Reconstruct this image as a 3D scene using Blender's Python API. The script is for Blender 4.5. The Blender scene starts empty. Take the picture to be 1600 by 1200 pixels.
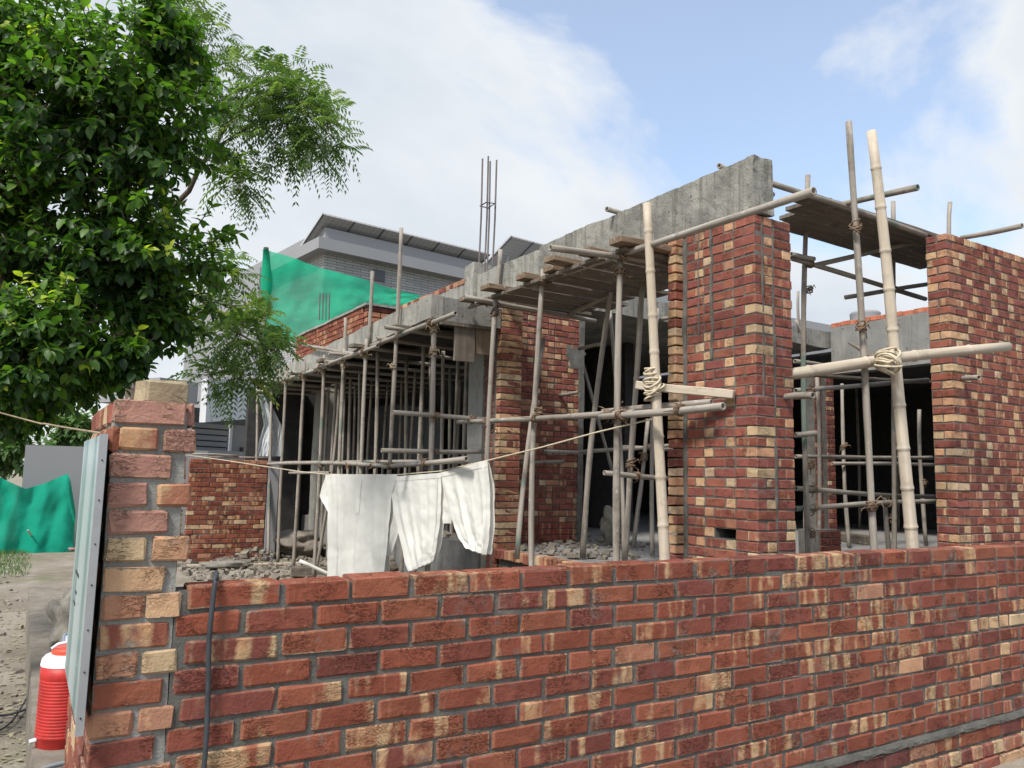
import bpy, bmesh, math, random, zlib
from mathutils import Vector, Matrix, noise as mnoise
random.seed(7)
R = math.radians
sc = bpy.context.scene
col = sc.collection
# ------------------------------------------------------------------ camera
CAM = Vector((0, 0, 1.68))
YAW, PITCH, ROLL, F = 0.549, 0.11705, 0.02337, 1227.6          # fitted from the brick courses; F in pixels of 1600
_cy, _sy, _cp, _sp = math.cos(YAW), math.sin(YAW), math.cos(PITCH), math.sin(PITCH)
FW = Vector((_sy * _cp, _cy * _cp, _sp)); _r = Vector((_cy, -_sy, 0)); _u = _r.cross(FW)
RT = _r * math.cos(ROLL) + _u * math.sin(ROLL); UP = _u * math.cos(ROLL) - _r * math.sin(ROLL)
cam = bpy.data.cameras.new('Camera'); camo = bpy.data.objects.new('Camera', cam); col.objects.link(camo)
m3 = Matrix((RT, UP, -FW)).transposed()
camo.matrix_world = Matrix.Translation(CAM) @ m3.to_4x4()
cam.sensor_fit = 'HORIZONTAL'; cam.sensor_width = 36; cam.lens = 36 * F / 1600; cam.clip_start = .05; cam.clip_end = 3000
sc.camera = camo
sc.render.resolution_x, sc.render.resolution_y = 1024, 768
# ------------------------------------------------------------------ world, sun, exposure
SUN_EL, SUN_AZ = 52, 243            # azimuth of the sun, clockwise from +Y
w = bpy.data.worlds.new('World'); sc.world = w; w.use_nodes = True
nt = w.node_tree; N = nt.nodes; L = nt.links; N.clear()
out = N.new('ShaderNodeOutputWorld'); bg = N.new('ShaderNodeBackground'); bg.inputs[1].default_value = 0.125
sky = N.new('ShaderNodeTexSky'); sky.sky_type = 'NISHITA'; sky.sun_disc = False
sky.sun_elevation = R(SUN_EL); sky.sun_rotation = R(SUN_AZ); sky.air_density = 1.1; sky.dust_density = 2.0; sky.ozone_density = 1.5
tc = N.new('ShaderNodeTexCoord'); mp = N.new('ShaderNodeMapping'); mp.inputs['Scale'].default_value = (1.0, 1.0, 1.7); mp.inputs['Location'].default_value = (7.7, 4.2, 0.6)
L.new(tc.outputs['Generated'], mp.inputs[0])
n1 = N.new('ShaderNodeTexNoise'); n1.inputs['Scale'].default_value = 1.5; n1.inputs['Detail'].default_value = 9; n1.inputs['Roughness'].default_value = .56; n1.inputs['Distortion'].default_value = .25
L.new(mp.outputs[0], n1.inputs['Vector'])
cr = N.new('ShaderNodeValToRGB'); cr.color_ramp.elements[0].position = .472; cr.color_ramp.elements[1].position = .545
cr.color_ramp.elements[0].color = (.24, .24, .24, 1); cr.color_ramp.elements[1].color = (1, 1, 1, 1)
L.new(n1.outputs['Fac'], cr.inputs[0])
n2 = N.new('ShaderNodeTexNoise'); n2.inputs['Scale'].default_value = 3.2; n2.inputs['Detail'].default_value = 6
L.new(mp.outputs[0], n2.inputs['Vector'])
cc = N.new('ShaderNodeValToRGB'); cc.color_ramp.elements[0].position = .42; cc.color_ramp.elements[1].position = .98
cc.color_ramp.elements[0].color = (2.30, 2.60, 2.98, 1); cc.color_ramp.elements[1].color = (3.35, 3.48, 3.62, 1)
cg = N.new('ShaderNodeMapRange'); cg.inputs[1].default_value = .50; cg.inputs[2].default_value = .72; cg.inputs[3].default_value = .62; cg.inputs[4].default_value = .12
L.new(n1.outputs['Fac'], cg.inputs[0])
ca = N.new('ShaderNodeMath'); ca.operation = 'MULTIPLY_ADD'; L.new(n2.outputs['Fac'], ca.inputs[0]); ca.inputs[1].default_value = .7; L.new(cg.outputs[0], ca.inputs[2])
L.new(ca.outputs[0], cc.inputs[0])
mx = N.new('ShaderNodeMixRGB'); L.new(cr.outputs[0], mx.inputs[0]); L.new(sky.outputs[0], mx.inputs[1]); L.new(cc.outputs[0], mx.inputs[2])
L.new(mx.outputs[0], bg.inputs[0]); L.new(bg.outputs[0], out.inputs[0])
sl = bpy.data.lights.new('Sun', 'SUN'); so = bpy.data.objects.new('Sun', sl); col.objects.link(so)
sl.energy = 2.3; sl.angle = R(10); sl.color = (1, .96, .9)
sd = Vector((math.sin(R(SUN_AZ)) * math.cos(R(SUN_EL)), math.cos(R(SUN_AZ)) * math.cos(R(SUN_EL)), math.sin(R(SUN_EL))))
so.rotation_euler = sd.to_track_quat('Z', 'Y').to_euler()
sc.view_settings.view_transform = 'Standard'; sc.view_settings.look = 'None'; sc.view_settings.exposure = 1.08; sc.view_settings.gamma = 1

# ------------------------------------------------------------------ pixel -> place
def ray(x, y): return FW + RT * ((x - 800) / F) - UP * ((y - 600) / F)
def onX(x, y, X): d = ray(x, y); return CAM + d * ((X - CAM.x) / d.x)
def onY(x, y, Y): d = ray(x, y); return CAM + d * ((Y - CAM.y) / d.y)
def onZ(x, y, Z): d = ray(x, y); return CAM + d * ((Z - CAM.z) / d.z)
def atD(x, y, D): return CAM + ray(x, y) * D
def onPl(x, y, P, n):
    d = ray(x, y); return CAM + d * ((P - CAM).dot(n) / d.dot(n))
def on(x, y, pl): return {'X': onX, 'Y': onY, 'Z': onZ, 'D': atD}[pl[0]](x, y, pl[1])
def px(P):
    d = P - CAM; z = d.dot(FW)
    return (800 + F * d.dot(RT) / z, 600 - F * d.dot(UP) / z, z)

# ------------------------------------------------------------------ node helpers, materials
class NB:
    def __init__(s, name):
        s.m = bpy.data.materials.new(name); s.m.use_nodes = True; s.t = s.m.node_tree; s.t.nodes.clear()
        s.out = s.n('ShaderNodeOutputMaterial'); s.b = s.n('ShaderNodeBsdfPrincipled'); s.l(s.b.outputs[0], s.out.inputs[0])
    def n(s, t, **k):
        o = s.t.nodes.new(t)
        for a, v in k.items(): setattr(o, a, v)
        return o
    def l(s, a, b): s.t.links.new(a, b)
    def inp(s, i, v):
        if hasattr(v, 'links'): s.l(v, i)
        else: i.default_value = v
    def math(s, op, a, b=None, c=None, clamp=False):
        o = s.n('ShaderNodeMath', operation=op); o.use_clamp = clamp; s.inp(o.inputs[0], a)
        if b is not None: s.inp(o.inputs[1], b)
        if c is not None: s.inp(o.inputs[2], c)
        return o.outputs[0]
    def noise(s, vec, scale, detail=4, rough=.55, dist=0.):
        o = s.n('ShaderNodeTexNoise'); s.inp(o.inputs['Vector'], vec); o.inputs['Scale'].default_value = scale
        o.inputs['Detail'].default_value = detail; o.inputs['Roughness'].default_value = rough; o.inputs['Distortion'].default_value = dist
        return o.outputs['Fac']
    def map(s, vec, scale=(1, 1, 1), loc=None):
        o = s.n('ShaderNodeVectorMath', operation='MULTIPLY'); s.inp(o.inputs[0], vec); o.inputs[1].default_value = scale
        if loc is not None:
            a = s.n('ShaderNodeVectorMath', operation='ADD'); s.l(o.outputs[0], a.inputs[0]); s.inp(a.inputs[1], loc); return a.outputs[0]
        return o.outputs[0]
    def ss(s, v, lo, hi):
        o = s.n('ShaderNodeMapRange', interpolation_type='SMOOTHSTEP'); s.inp(o.inputs[0], v); s.inp(o.inputs[1], lo); s.inp(o.inputs[2], hi)
        return o.outputs[0]
    def mix(s, f, a, b, mode='MIX'):
        o = s.n('ShaderNodeMixRGB', blend_type=mode); s.inp(o.inputs[0], f)
        for i, v in ((1, a), (2, b)):
            if isinstance(v, tuple): o.inputs[i].default_value = (*v[:3], 1)
            else: s.l(v, o.inputs[i])
        return o.outputs[0]
    def bump(s, h, strength=.5, dist=.01):
        o = s.n('ShaderNodeBump'); o.inputs['Strength'].default_value = strength; o.inputs['Distance'].default_value = dist; s.l(h, o.inputs['Height'])
        s.l(o.outputs[0], s.b.inputs['Normal'])
    def fin(s, c, rough=.85, spec=.3, metal=0.):
        if isinstance(c, tuple): s.b.inputs['Base Color'].default_value = (*c, 1)
        else: s.l(c, s.b.inputs['Base Color'])
        s.inp(s.b.inputs['Roughness'], rough); s.b.inputs['Specular IOR Level'].default_value = spec; s.b.inputs['Metallic'].default_value = metal
        return s.m
    def oc(s): return s.n('ShaderNodeTexCoord').outputs['Object']
    def pos(s): return s.n('ShaderNodeNewGeometry').outputs['Position']

M = {}
def mk_brick():
    b = NB('fired_brick'); t = b.n('ShaderNodeTexCoord'); oi = b.n('ShaderNodeObjectInfo')
    off = b.math('MULTIPLY', oi.outputs['Random'], 97.)
    cb = b.n('ShaderNodeCombineXYZ'); b.l(off, cb.inputs[0]); b.l(off, cb.inputs[1]); b.l(off, cb.inputs[2])
    ob = t.outputs['Object']
    v = b.map(ob, (1, 1, 1), cb.outputs[0])
    vb = b.map(ob, (1, .25, .12), cb.outputs[0])
    band = b.noise(vb, 17, 1.5, .5); patch = b.noise(v, 22, 4, .65, .4); big = b.noise(v, 6, 2)
    s1 = b.math('ADD', b.math('MULTIPLY', band, .62), b.math('MULTIPLY', patch, .22)); s1 = b.math('ADD', s1, b.math('MULTIPLY', big, .16))
    al = oi.outputs['Alpha']
    thr = b.math('SUBTRACT', .80, b.math('MULTIPLY', al, .50))
    cream = b.ss(s1, b.math('SUBTRACT', thr, .06), b.math('ADD', thr, .075))
    # pale worn arrises from the generated box coordinates
    sp = b.n('ShaderNodeSeparateXYZ'); b.l(t.outputs['Generated'], sp.inputs[0])
    nrm_ = b.n('ShaderNodeSeparateXYZ'); b.l(t.outputs['Normal'], nrm_.inputs[0])
    fx_, fy_, fz_ = (b.math('SUBTRACT', 1., b.math('ABSOLUTE', nrm_.outputs[i_])) for i_ in range(3))
    def edge(o, wd):
        d = b.math('ABSOLUTE', b.math('SUBTRACT', o, .5)); d = b.math('ADD', d, b.math('MULTIPLY', b.math('SUBTRACT', patch, .5), .12))
        return b.ss(d, .5 - wd, .5 - wd * .35)
    eg = b.math('MAXIMUM', b.math('MULTIPLY', fx_, edge(sp.outputs[0], .055)), b.math('MULTIPLY', fz_, edge(sp.outputs[2], .13)))
    fine = b.noise(v, 90, 5, .7); tone = b.noise(v, 9, 3, .6)
    base = b.mix(b.math('MULTIPLY', b.ss(tone, .3, .75), .5), oi.outputs['Color'], b.mix(1., oi.outputs['Color'], (.62, .5, .55), 'MULTIPLY'))
    base = b.mix(b.math('MULTIPLY', eg, b.math('MULTIPLY', b.ss(big, .38, .58), .62)), base, (.52, .33, .19))
    crc = b.mix(b.ss(tone, .35, .7), (.50, .36, .20), (.52, .29, .15))
    c = b.mix(b.math('MULTIPLY', cream, .86), base, crc)
    # mortar film, in world space so that it runs over neighbouring bricks
    ps = b.pos(); film = b.noise(ps, 4.5, 5, .65); f2 = b.noise(ps, 26, 4, .6)
    fm = b.math('ADD', b.math('ADD', film, b.math('MULTIPLY', eg, .10)), b.math('MULTIPLY', b.math('SUBTRACT', f2, .5), .35))
    fm = b.math('MULTIPLY', b.ss(fm, .575, .78), .72)
    def edge2(o, wd):
        d = b.math('ABSOLUTE', b.math('SUBTRACT', o, .5)); d = b.math('ADD', d, b.math('MULTIPLY', b.math('SUBTRACT', b.noise(ps, 30, 4, .6, .4), .5), wd * 3.6))
        return b.ss(d, .5 - wd * .5, .5 - wd * .2)
    fm = b.math('MAXIMUM', fm, b.math('MULTIPLY', b.math('MAXIMUM', b.math('MULTIPLY', fx_, edge2(sp.outputs[0], .05)), b.math('MAXIMUM', b.math('MULTIPLY', fz_, edge2(sp.outputs[2], .14)), b.math('MULTIPLY', fy_, b.math('MULTIPLY', edge2(sp.outputs[1], .09), .5)))), .88))
    c = b.mix(fm, c, b.mix(b.ss(f2, .35, .65), (.10, .094, .082), (.185, .175, .155)))
    c = b.mix(b.math('MULTIPLY', b.ss(fine, .55, .75), .25), c, b.mix(1., c, (.45, .42, .42), 'MULTIPLY'))
    # wire-cut creases
    vc = b.map(ob, (1, 1, 2.6), cb.outputs[0]); cre = b.noise(vc, 20, 3, .6, 1.6)
    ridge = b.math('ABSOLUTE', b.math('SUBTRACT', cre, .5)); ridge = b.ss(ridge, .0, .035)
    kk = b.math('MULTIPLY', b.math('SUBTRACT', 1., ridge), b.ss(big, .47, .6))
    c = b.mix(b.math('MULTIPLY', kk, .48), c, b.mix(1., c, (.38, .34, .33), 'MULTIPLY'))
    h = b.math('ADD', b.math('MULTIPLY', fine, .5), b.math('MULTIPLY', patch, .8)); h = b.math('SUBTRACT', h, b.math('MULTIPLY', kk, .8))
    b.bump(h, .9, .009)
    return b.fin(c, .92, .2)
def mk_mortar(name, c1, c2, sc_=1.):
    b = NB(name); p = b.pos(); a = b.noise(p, 7, 5, .6); f = b.noise(p, 70 * sc_, 5, .7); g = b.noise(p, 240, 3, .7)
    c = b.mix(b.ss(a, .3, .7), c1, c2); c = b.mix(b.math('MULTIPLY', b.ss(f, .5, .72), .45), c, tuple(x * .45 for x in c1))
    b.bump(b.math('ADD', f, b.math('MULTIPLY', g, .5)), .8, .012); return b.fin(c, .95, .15)
def mk_concrete(name, c1, c2, streak=.5, rough_bump=.5):
    b = NB(name); p = b.pos(); a = b.noise(p, 2.3, 6, .62, .3); s = b.noise(b.map(p, (9, 9, .35)), 1, 4, .6); f = b.noise(p, 38, 5, .7)
    s2 = b.noise(b.map(p, (30, 30, .8)), 1, 3, .6)
    c = b.mix(b.ss(a, .3, .72), c1, c2)
    c = b.mix(b.math('MULTIPLY', b.ss(s, .5, .68), streak), c, tuple(x * .5 for x in c1))
    c = b.mix(b.math('MULTIPLY', b.ss(s2, .56, .66), streak * .7), c, tuple(x * .38 for x in c1))
    c = b.mix(b.math('MULTIPLY', b.ss(f, .56, .74), .5), c, tuple(x * .4 for x in c1))
    pit = b.noise(p, 16, 3, .5); c = b.mix(b.math('MULTIPLY', b.ss(pit, .66, .72), .7), c, (.05, .05, .048))
    b.bump(b.math('ADD', b.math('MULTIPLY', a, .6), f), rough_bump, .02); return b.fin(c, .93, .2)
def mk_wood(name, c1, c2, dark=.5, stain=None):
    b = NB(name); o = b.oc(); oi = b.n('ShaderNodeObjectInfo'); r = oi.outputs['Random']
    off = b.math('MULTIPLY', r, 53.); cb = b.n('ShaderNodeCombineXYZ'); b.l(off, cb.inputs[0]); b.l(off, cb.inputs[2])
    v = b.map(o, (26, 26, 1.6), cb.outputs[0]); g = b.noise(v, 1, 4, .6); k = b.noise(b.map(o, (1, 1, 1), cb.outputs[0]), 5, 5, .65); f = b.noise(b.map(o, (90, 90, 5), cb.outputs[0]), 1, 3)
    c = b.mix(b.ss(g, .3, .7), c1, c2); c = b.mix(b.math('MULTIPLY', b.ss(k, .5, .72), dark), c, tuple(x * .42 for x in c1))
    c = b.mix(b.math('MULTIPLY', r, .45), c, b.mix(1., c, (.62, .56, .5), 'MULTIPLY'))
    spl = b.noise(b.map(o, (1, 1, .5), cb.outputs[0]), 22, 3, .6); c = b.mix(b.math('MULTIPLY', b.ss(spl, .62, .70), .55), c, (.46, .44, .40))
    if stain:
        q = b.noise(b.map(o, (.6, .6, 1.1), cb.outputs[0]), 1.1, 2); c = b.mix(b.math('MULTIPLY', b.ss(q, .62, .68), .7), c, stain)
    b.bump(b.math('ADD', g, b.math('MULTIPLY', f, .6)), .4, .006); return b.fin(c, .8, .25)
def mk_plain(name, c, rough=.7, spec=.3, metal=0., var=.15, sc_=6., bump=.1):
    b = NB(name); p = b.oc(); a = b.noise(p, sc_, 5, .6); cc_ = b.mix(b.ss(a, .3, .75), c, tuple(x * (1 - var) for x in c))
    if bump: b.bump(b.noise(p, sc_ * 6, 4), bump, .01)
    return b.fin(cc_, rough, spec, metal)
def mk_leaf(name, c1, c2, c3, tr=.35, rough=.42):
    b = NB(name); oi = b.n('ShaderNodeObjectInfo'); at = b.n('ShaderNodeAttribute', attribute_name='tone')
    v = at.outputs['Fac']
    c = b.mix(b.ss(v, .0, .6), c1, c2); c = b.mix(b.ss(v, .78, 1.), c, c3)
    f = b.noise(b.pos(), 14, 3); c = b.mix(b.math('MULTIPLY', b.ss(f, .45, .75), .3), c, b.mix(1., c, (.6, .7, .6), 'MULTIPLY'))
    b.fin(c, rough, .45)
    t = b.n('ShaderNodeBsdfTranslucent'); b.l(b.mix(1., c, (1.5, 1.7, .7), 'MULTIPLY'), t.inputs[0])
    m = b.n('ShaderNodeMixShader'); m.inputs[0].default_value = tr; b.l(b.b.outputs[0], m.inputs[1]); b.l(t.outputs[0], m.inputs[2]); b.l(m.outputs[0], b.out.inputs[0])
    return b.m
def mk_cloth(name, c, tr=.25, alpha=1., weave=500, wr=.0):
    b = NB(name); p = b.pos(); a = b.noise(p, 3, 4); cc_ = b.mix(b.ss(a, .3, .7), c, tuple(x * .88 for x in c))
    wv = b.noise(p, 60, 3); fold = b.noise(b.map(p, (1, 1, .8)), 9, 4, .6, .8)
    b.bump(b.math('ADD', b.math('MULTIPLY', wv, .25), b.math('MULTIPLY', fold, 1.)), .5 + wr, .02); b.fin(cc_, .85, .15)
    t = b.n('ShaderNodeBsdfTranslucent'); b.l(cc_, t.inputs[0]); m = b.n('ShaderNodeMixShader'); m.inputs[0].default_value = tr
    b.l(b.b.outputs[0], m.inputs[1]); b.l(t.outputs[0], m.inputs[2]); o = m.outputs[0]
    if alpha < 1:
        tp = b.n('ShaderNodeBsdfTransparent'); m2 = b.n('ShaderNodeMixShader'); m2.inputs[0].default_value = alpha; b.l(tp.outputs[0], m2.inputs[1]); b.l(o, m2.inputs[2]); o = m2.outputs[0]
    b.l(o, b.out.inputs[0]); return b.m
M['brick'] = mk_brick()
M['mortar'] = mk_mortar('grey_mortar', (.105, .10, .088), (.17, .162, .143))
M['mortar_pale'] = mk_mortar('pale_mortar', (.23, .22, .195), (.32, .31, .28))
M['conc'] = mk_concrete('cast_concrete', (.32, .305, .265), (.165, .16, .143), 1., .7)
M['conc_pale'] = mk_concrete('pale_concrete', (.37, .355, .31), (.24, .232, .205), .75, .6)
M['plaster'] = mk_concrete('grey_plaster', (.275, .265, .24), (.195, .19, .175), .3, .4)
M['pole'] = mk_wood('weathered_pole', (.24, .21, .175), (.36, .325, .28), .6, (.10, .16, .13))
M['bamboo'] = mk_wood('bamboo', (.46, .395, .305), (.58, .51, .41), .4)
M['plank'] = mk_wood('rough_plank', (.17, .118, .078), (.26, .19, .13), .5)
M['board'] = mk_wood('scaffold_board', (.13, .108, .085), (.19, .16, .13), .5)
M['rope'] = mk_plain('jute_rope', (.34, .27, .18), .9, .1, 0, .4, 30)
M['rope_pale'] = mk_plain('pale_rope', (.58, .50, .36), .9, .1, 0, .25, 30)
M['tie'] = mk_plain('rusty_tie_cord', (.22, .15, .10), .9, .1, 0, .5, 30)
M['rebar'] = mk_plain('steel_bar', (.11, .09, .085), .6, .4, .3, .3, 20)
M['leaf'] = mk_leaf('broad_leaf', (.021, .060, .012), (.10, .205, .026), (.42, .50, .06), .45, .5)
M['neem'] = mk_leaf('feather_leaf', (.06, .115, .036), (.15, .225, .075), (.34, .36, .11), .48, .55)
M['bush'] = mk_leaf('far_leaf', (.05, .11, .03), (.12, .21, .06), (.2, .3, .06), .35, .6)
M['bark'] = mk_wood('bark', (.085, .065, .05), (.14, .11, .085), .5)
M['cloth'] = mk_cloth('white_cotton', (.79, .775, .715), .2, 1., 500, -.36)
M['net'] = mk_cloth('green_shade_net', (.02, .56, .31), .5, .82)
M['tarp'] = mk_cloth('green_tarpaulin', (.01, .36, .23), .35, .97)
M['sheet'] = mk_cloth('white_plastic_sheet', (.72, .75, .76), .3)
M['dsheet'] = mk_cloth('grey_plastic_sheet', (.10, .105, .108), .1)
M['hgrey'] = mk_plain('grey_house_paint', (.27, .27, .275), .8, .3, 0, .06, .6, .03)
M['hpale'] = mk_plain('pale_house_paint', (.60, .61, .62), .8, .3, 0, .05, .6, .03)
M['hdark'] = mk_plain('dark_house_paint', (.105, .11, .12), .8, .3, 0, .06, .6, .03)
M['glassd'] = mk_plain('dark_window', (.015, .018, .022), .15, .6, 0, 0, 1, 0)
M['white'] = mk_plain('white_paint', (.72, .73, .72), .6, .3, 0, .05, 3, .05)
M['red'] = mk_plain('red_plastic', (.50, .030, .024), .5, .4, 0, .35, 14, .08)
M['redl'] = mk_plain('orange_red_plastic', (.68, .075, .035), .38, .5, 0, .1, 8, .03)
M['steel'] = mk_plain('polished_steel', (.55, .56, .58), .25, .5, 1., .1, 8, .02)
M['alu'] = mk_plain('aluminium', (.36, .365, .37), .5, .5, .35, .15, 9, .05)
M['black'] = mk_plain('black_rubber', (.025, .027, .03), .5, .4, 0, .3, 20, .1)
M['cable'] = mk_plain('dusty_cable', (.05, .056, .062), .55, .4, 0, .4, 14, .1)
M['grecable'] = mk_plain('grey_cable', (.25, .27, .28), .6, .4, 0, .2, 14, .1)
M['sack'] = mk_plain('cement_sack', (.25, .23, .195), .9, .1, 0, .35, 12, .4)
M['stone'] = mk_mortar('rubble_stone', (.20, .172, .138), (.29, .255, .21))
M['pipe'] = mk_plain('white_pipe', (.68, .66, .60), .5, .4, 0, .1, 8, .02)
M['paper'] = mk_plain('pink_paper', (.72, .35, .36), .8, .2, 0, .2, 10, .1)
def mk_clad():
    b = NB('grey_stone_cladding'); o = b.oc(); t = b.n('ShaderNodeTexBrick'); sp = b.n('ShaderNodeSeparateXYZ'); b.l(o, sp.inputs[0])
    cb = b.n('ShaderNodeCombineXYZ'); b.l(b.math('ADD', sp.outputs[0], sp.outputs[1]), cb.inputs[0]); b.l(sp.outputs[2], cb.inputs[1]); b.l(cb.outputs[0], t.inputs['Vector'])
    t.inputs['Scale'].default_value = 1; t.inputs['Brick Width'].default_value = .55; t.inputs['Row Height'].default_value = .085; t.inputs['Mortar Size'].default_value = .010
    t.inputs['Color1'].default_value = (.40, .39, .37, 1); t.inputs['Color2'].default_value = (.29, .28, .27, 1); t.inputs['Mortar'].default_value = (.14, .14, .135, 1)
    return b.fin(t.outputs[0], .85, .3)
M['clad'] = mk_clad()
def mk_solar():
    b = NB('solar_underside'); o = b.oc(); sp = b.n('ShaderNodeSeparateXYZ'); b.l(o, sp.inputs[0])
    def ln(a, n): return b.math('GREATER_THAN', b.math('FRACT', b.math('MULTIPLY', a, n)), .93)
    g = b.math('MAXIMUM', ln(sp.outputs[0], 5.9), ln(sp.outputs[1], 5.9))
    return b.fin(b.mix(g, (.30, .29, .28), (.46, .46, .45)), .5, .4)
M['solar'] = mk_solar()
def mk_sign():
    b = NB('striped_sign_print'); o = b.oc(); n = b.noise(b.map(o, (0, 1, .04)), 3.6, 2); n2 = b.noise(b.map(o, (0, 1, .5)), 25, 4)
    c = b.mix(b.ss(n, .35, .62), (.08, .20, .21), (.38, .47, .47)); c = b.mix(b.math('MULTIPLY', b.ss(n2, .5, .75), .3), c, (.6, .68, .67))
    return b.fin(c, .25, .5)
M['sign'] = mk_sign()
def mk_ground():
    b = NB('sandy_soil'); p = b.pos(); a = b.noise(p, .55, 6, .6); d = b.noise(p, 3.2, 6, .65); f = b.noise(p, 28, 6, .7); g = b.noise(p, .28, 4, .6)
    c = b.mix(b.ss(a, .35, .65), (.30, .265, .215), (.20, .17, .13)); c = b.mix(b.math('MULTIPLY', b.ss(d, .48, .7), .5), c, (.38, .35, .30))
    c = b.mix(b.math('MULTIPLY', b.ss(f, .55, .7), .6), c, (.12, .10, .08))
    c = b.mix(b.math('MULTIPLY', b.ss(b.math('ADD', g, b.math('MULTIPLY', f, .25)), .68, .78), .7), c, (.13, .19, .06))
    b.bump(b.math('ADD', d, b.math('MULTIPLY', f, .4)), .9, .05); return b.fin(c, .97, .1)
M['ground'] = mk_ground()
M['room_shade'] = mk_mortar('shade_darkened_wall', (.045, .043, .042), (.065, .062, .06), .4)  # indoor shade put into the colour of the room walls and slabs
M['floor'] = mk_mortar('dusty_floor', (.27, .26, .245), (.20, .19, .18), .5)
M['road'] = mk_mortar('grey_paving', (.22, .20, .185), (.29, .27, .25), .5)

# ------------------------------------------------------------------ object helpers
def link(o, parent=None):
    col.objects.link(o)
    if parent: o.parent = parent
    return o
def tag(o, label=None, cat=None, group=None, kind=None):
    for k, v in (('label', label), ('category', cat), ('group', group), ('kind', kind)):
        if v: o[k] = v
    return o
def empty(name, loc, label, cat, group=None):
    o = bpy.data.objects.new(name, None); o.location = loc; o.empty_display_size = .1; link(o); return tag(o, label, cat, group)
def mesh_obj(name, verts, faces, mat, parent=None, smooth=False, loc=None, tone=None):
    me = bpy.data.meshes.new(name); me.from_pydata([tuple(v) for v in verts], [], faces); me.materials.append(mat)
    if smooth: me.polygons.foreach_set('use_smooth', [True] * len(me.polygons))
    if tone is not None:
        at = me.attributes.new('tone', 'FLOAT', 'FACE'); at.data.foreach_set('value', tone)
    me.update(); o = bpy.data.objects.new(name, me); link(o, parent)
    if loc is not None: o.location = loc
    return o
def boxd(x0, x1, y0, y1, z0, z1):
    v = [(x, y, z) for z in (z0, z1) for y in (y0, y1) for x in (x0, x1)]
    return v, [(0, 2, 3, 1), (4, 5, 7, 6), (0, 1, 5, 4), (2, 6, 7, 3), (0, 4, 6, 2), (1, 3, 7, 5)]
def rough_box(x0, x1, y0, y1, z0, z1, step=.12, amp=.008, seed=0, bev=.0):
    """a box with subdivided, slightly uneven faces (cast concrete, sawn timber)"""
    bm = bmesh.new(); bmesh.ops.create_cube(bm, size=1)
    for v in bm.verts: v.co = Vector(((x0 + x1) / 2 + v.co.x * (x1 - x0), (y0 + y1) / 2 + v.co.y * (y1 - y0), (z0 + z1) / 2 + v.co.z * (z1 - z0)))
    for ax, (a, b_) in enumerate(((x0, x1), (y0, y1), (z0, z1))):
        n = min(60, int((b_ - a) / step))
        for i in range(1, n):
            c = a + (b_ - a) * i / n; pl = [0, 0, 0]; pl[ax] = c; no = [0, 0, 0]; no[ax] = 1
            bmesh.ops.bisect_plane(bm, geom=bm.verts[:] + bm.edges[:] + bm.faces[:], plane_co=pl, plane_no=no)
    if bev: 
        es = [e for e in bm.edges if len(e.link_faces) == 2 and e.link_faces[0].normal.angle(e.link_faces[1].normal, 0) > 1]
        bmesh.ops.bevel(bm, geom=es, offset=bev, segments=1, affect='EDGES')
    for v in bm.verts:
        q = Vector((v.co.x * 3.1 + seed, v.co.y * 3.1, v.co.z * 3.1)); nn = mnoise.noise_vector(q) * amp + mnoise.noise_vector(q * 4) * amp * .7
        v.co += nn
    vs = [v.co.copy() for v in bm.verts]; bm.verts.index_update(); fs = [tuple(v.index for v in f.verts) for f in bm.faces]; bm.free(); return vs, fs
def rel(vs, o): return [Vector(v) - Vector(o) for v in vs]
def tube(pts, rad, n=9, hollow=False, cap=True):
    vs, fs = [], []; k = len(pts)
    for i, p in enumerate(pts):
        p = Vector(p); a = Vector(pts[max(i - 1, 0)]); b = Vector(pts[min(i + 1, k - 1)]); t = (b - a).normalized()
        if i == 0 or True:
            ref = Vector((0, 0, 1)) if abs(t.z) < .9 else Vector((1, 0, 0))
            s = t.cross(ref).normalized(); q = t.cross(s)
        for j in range(n):
            an = 2 * math.pi * j / n; vs.append(p + (s * math.cos(an) + q * math.sin(an)) * rad[i])
    for i in range(k - 1):
        for j in range(n): fs.append((i * n + j, i * n + (j + 1) % n, (i + 1) * n + (j + 1) % n, (i + 1) * n + j))
    if cap:
        for e, i in ((0, 0), (1, k - 1)):
            base = i * n; c = Vector(pts[i]); t = (Vector(pts[1]) - Vector(pts[0])).normalized() if e == 0 else (Vector(pts[-2]) - Vector(pts[-1])).normalized()
            if hollow:
                st = len(vs)
                for j in range(n): vs.append(c + (vs[base + j] - c) * .68)
                for j in range(n): vs.append(c + (vs[base + j] - c) * .64 + t * min(.06, (Vector(pts[-1]) - Vector(pts[0])).length * .2))
                for j in range(n):
                    j2 = (j + 1) % n; fs.append((base + j, base + j2, st + j2, st + j) if e else (base + j2, base + j, st + j, st + j2)); fs.append((st + j, st + j2, st + n + j2, st + n + j) if e else (st + j2, st + j, st + n + j, st + n + j2))
                fs.append(tuple(st + n + j for j in range(n)))
            else: fs.append(tuple(base + j for j in range(n)))
    return vs, fs
def merge(parts):
    vs, fs = [], []
    for v, f in parts:
        o = len(vs); vs += list(v); fs += [tuple(i + o for i in g) for g in f]
    return vs, fs

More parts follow.
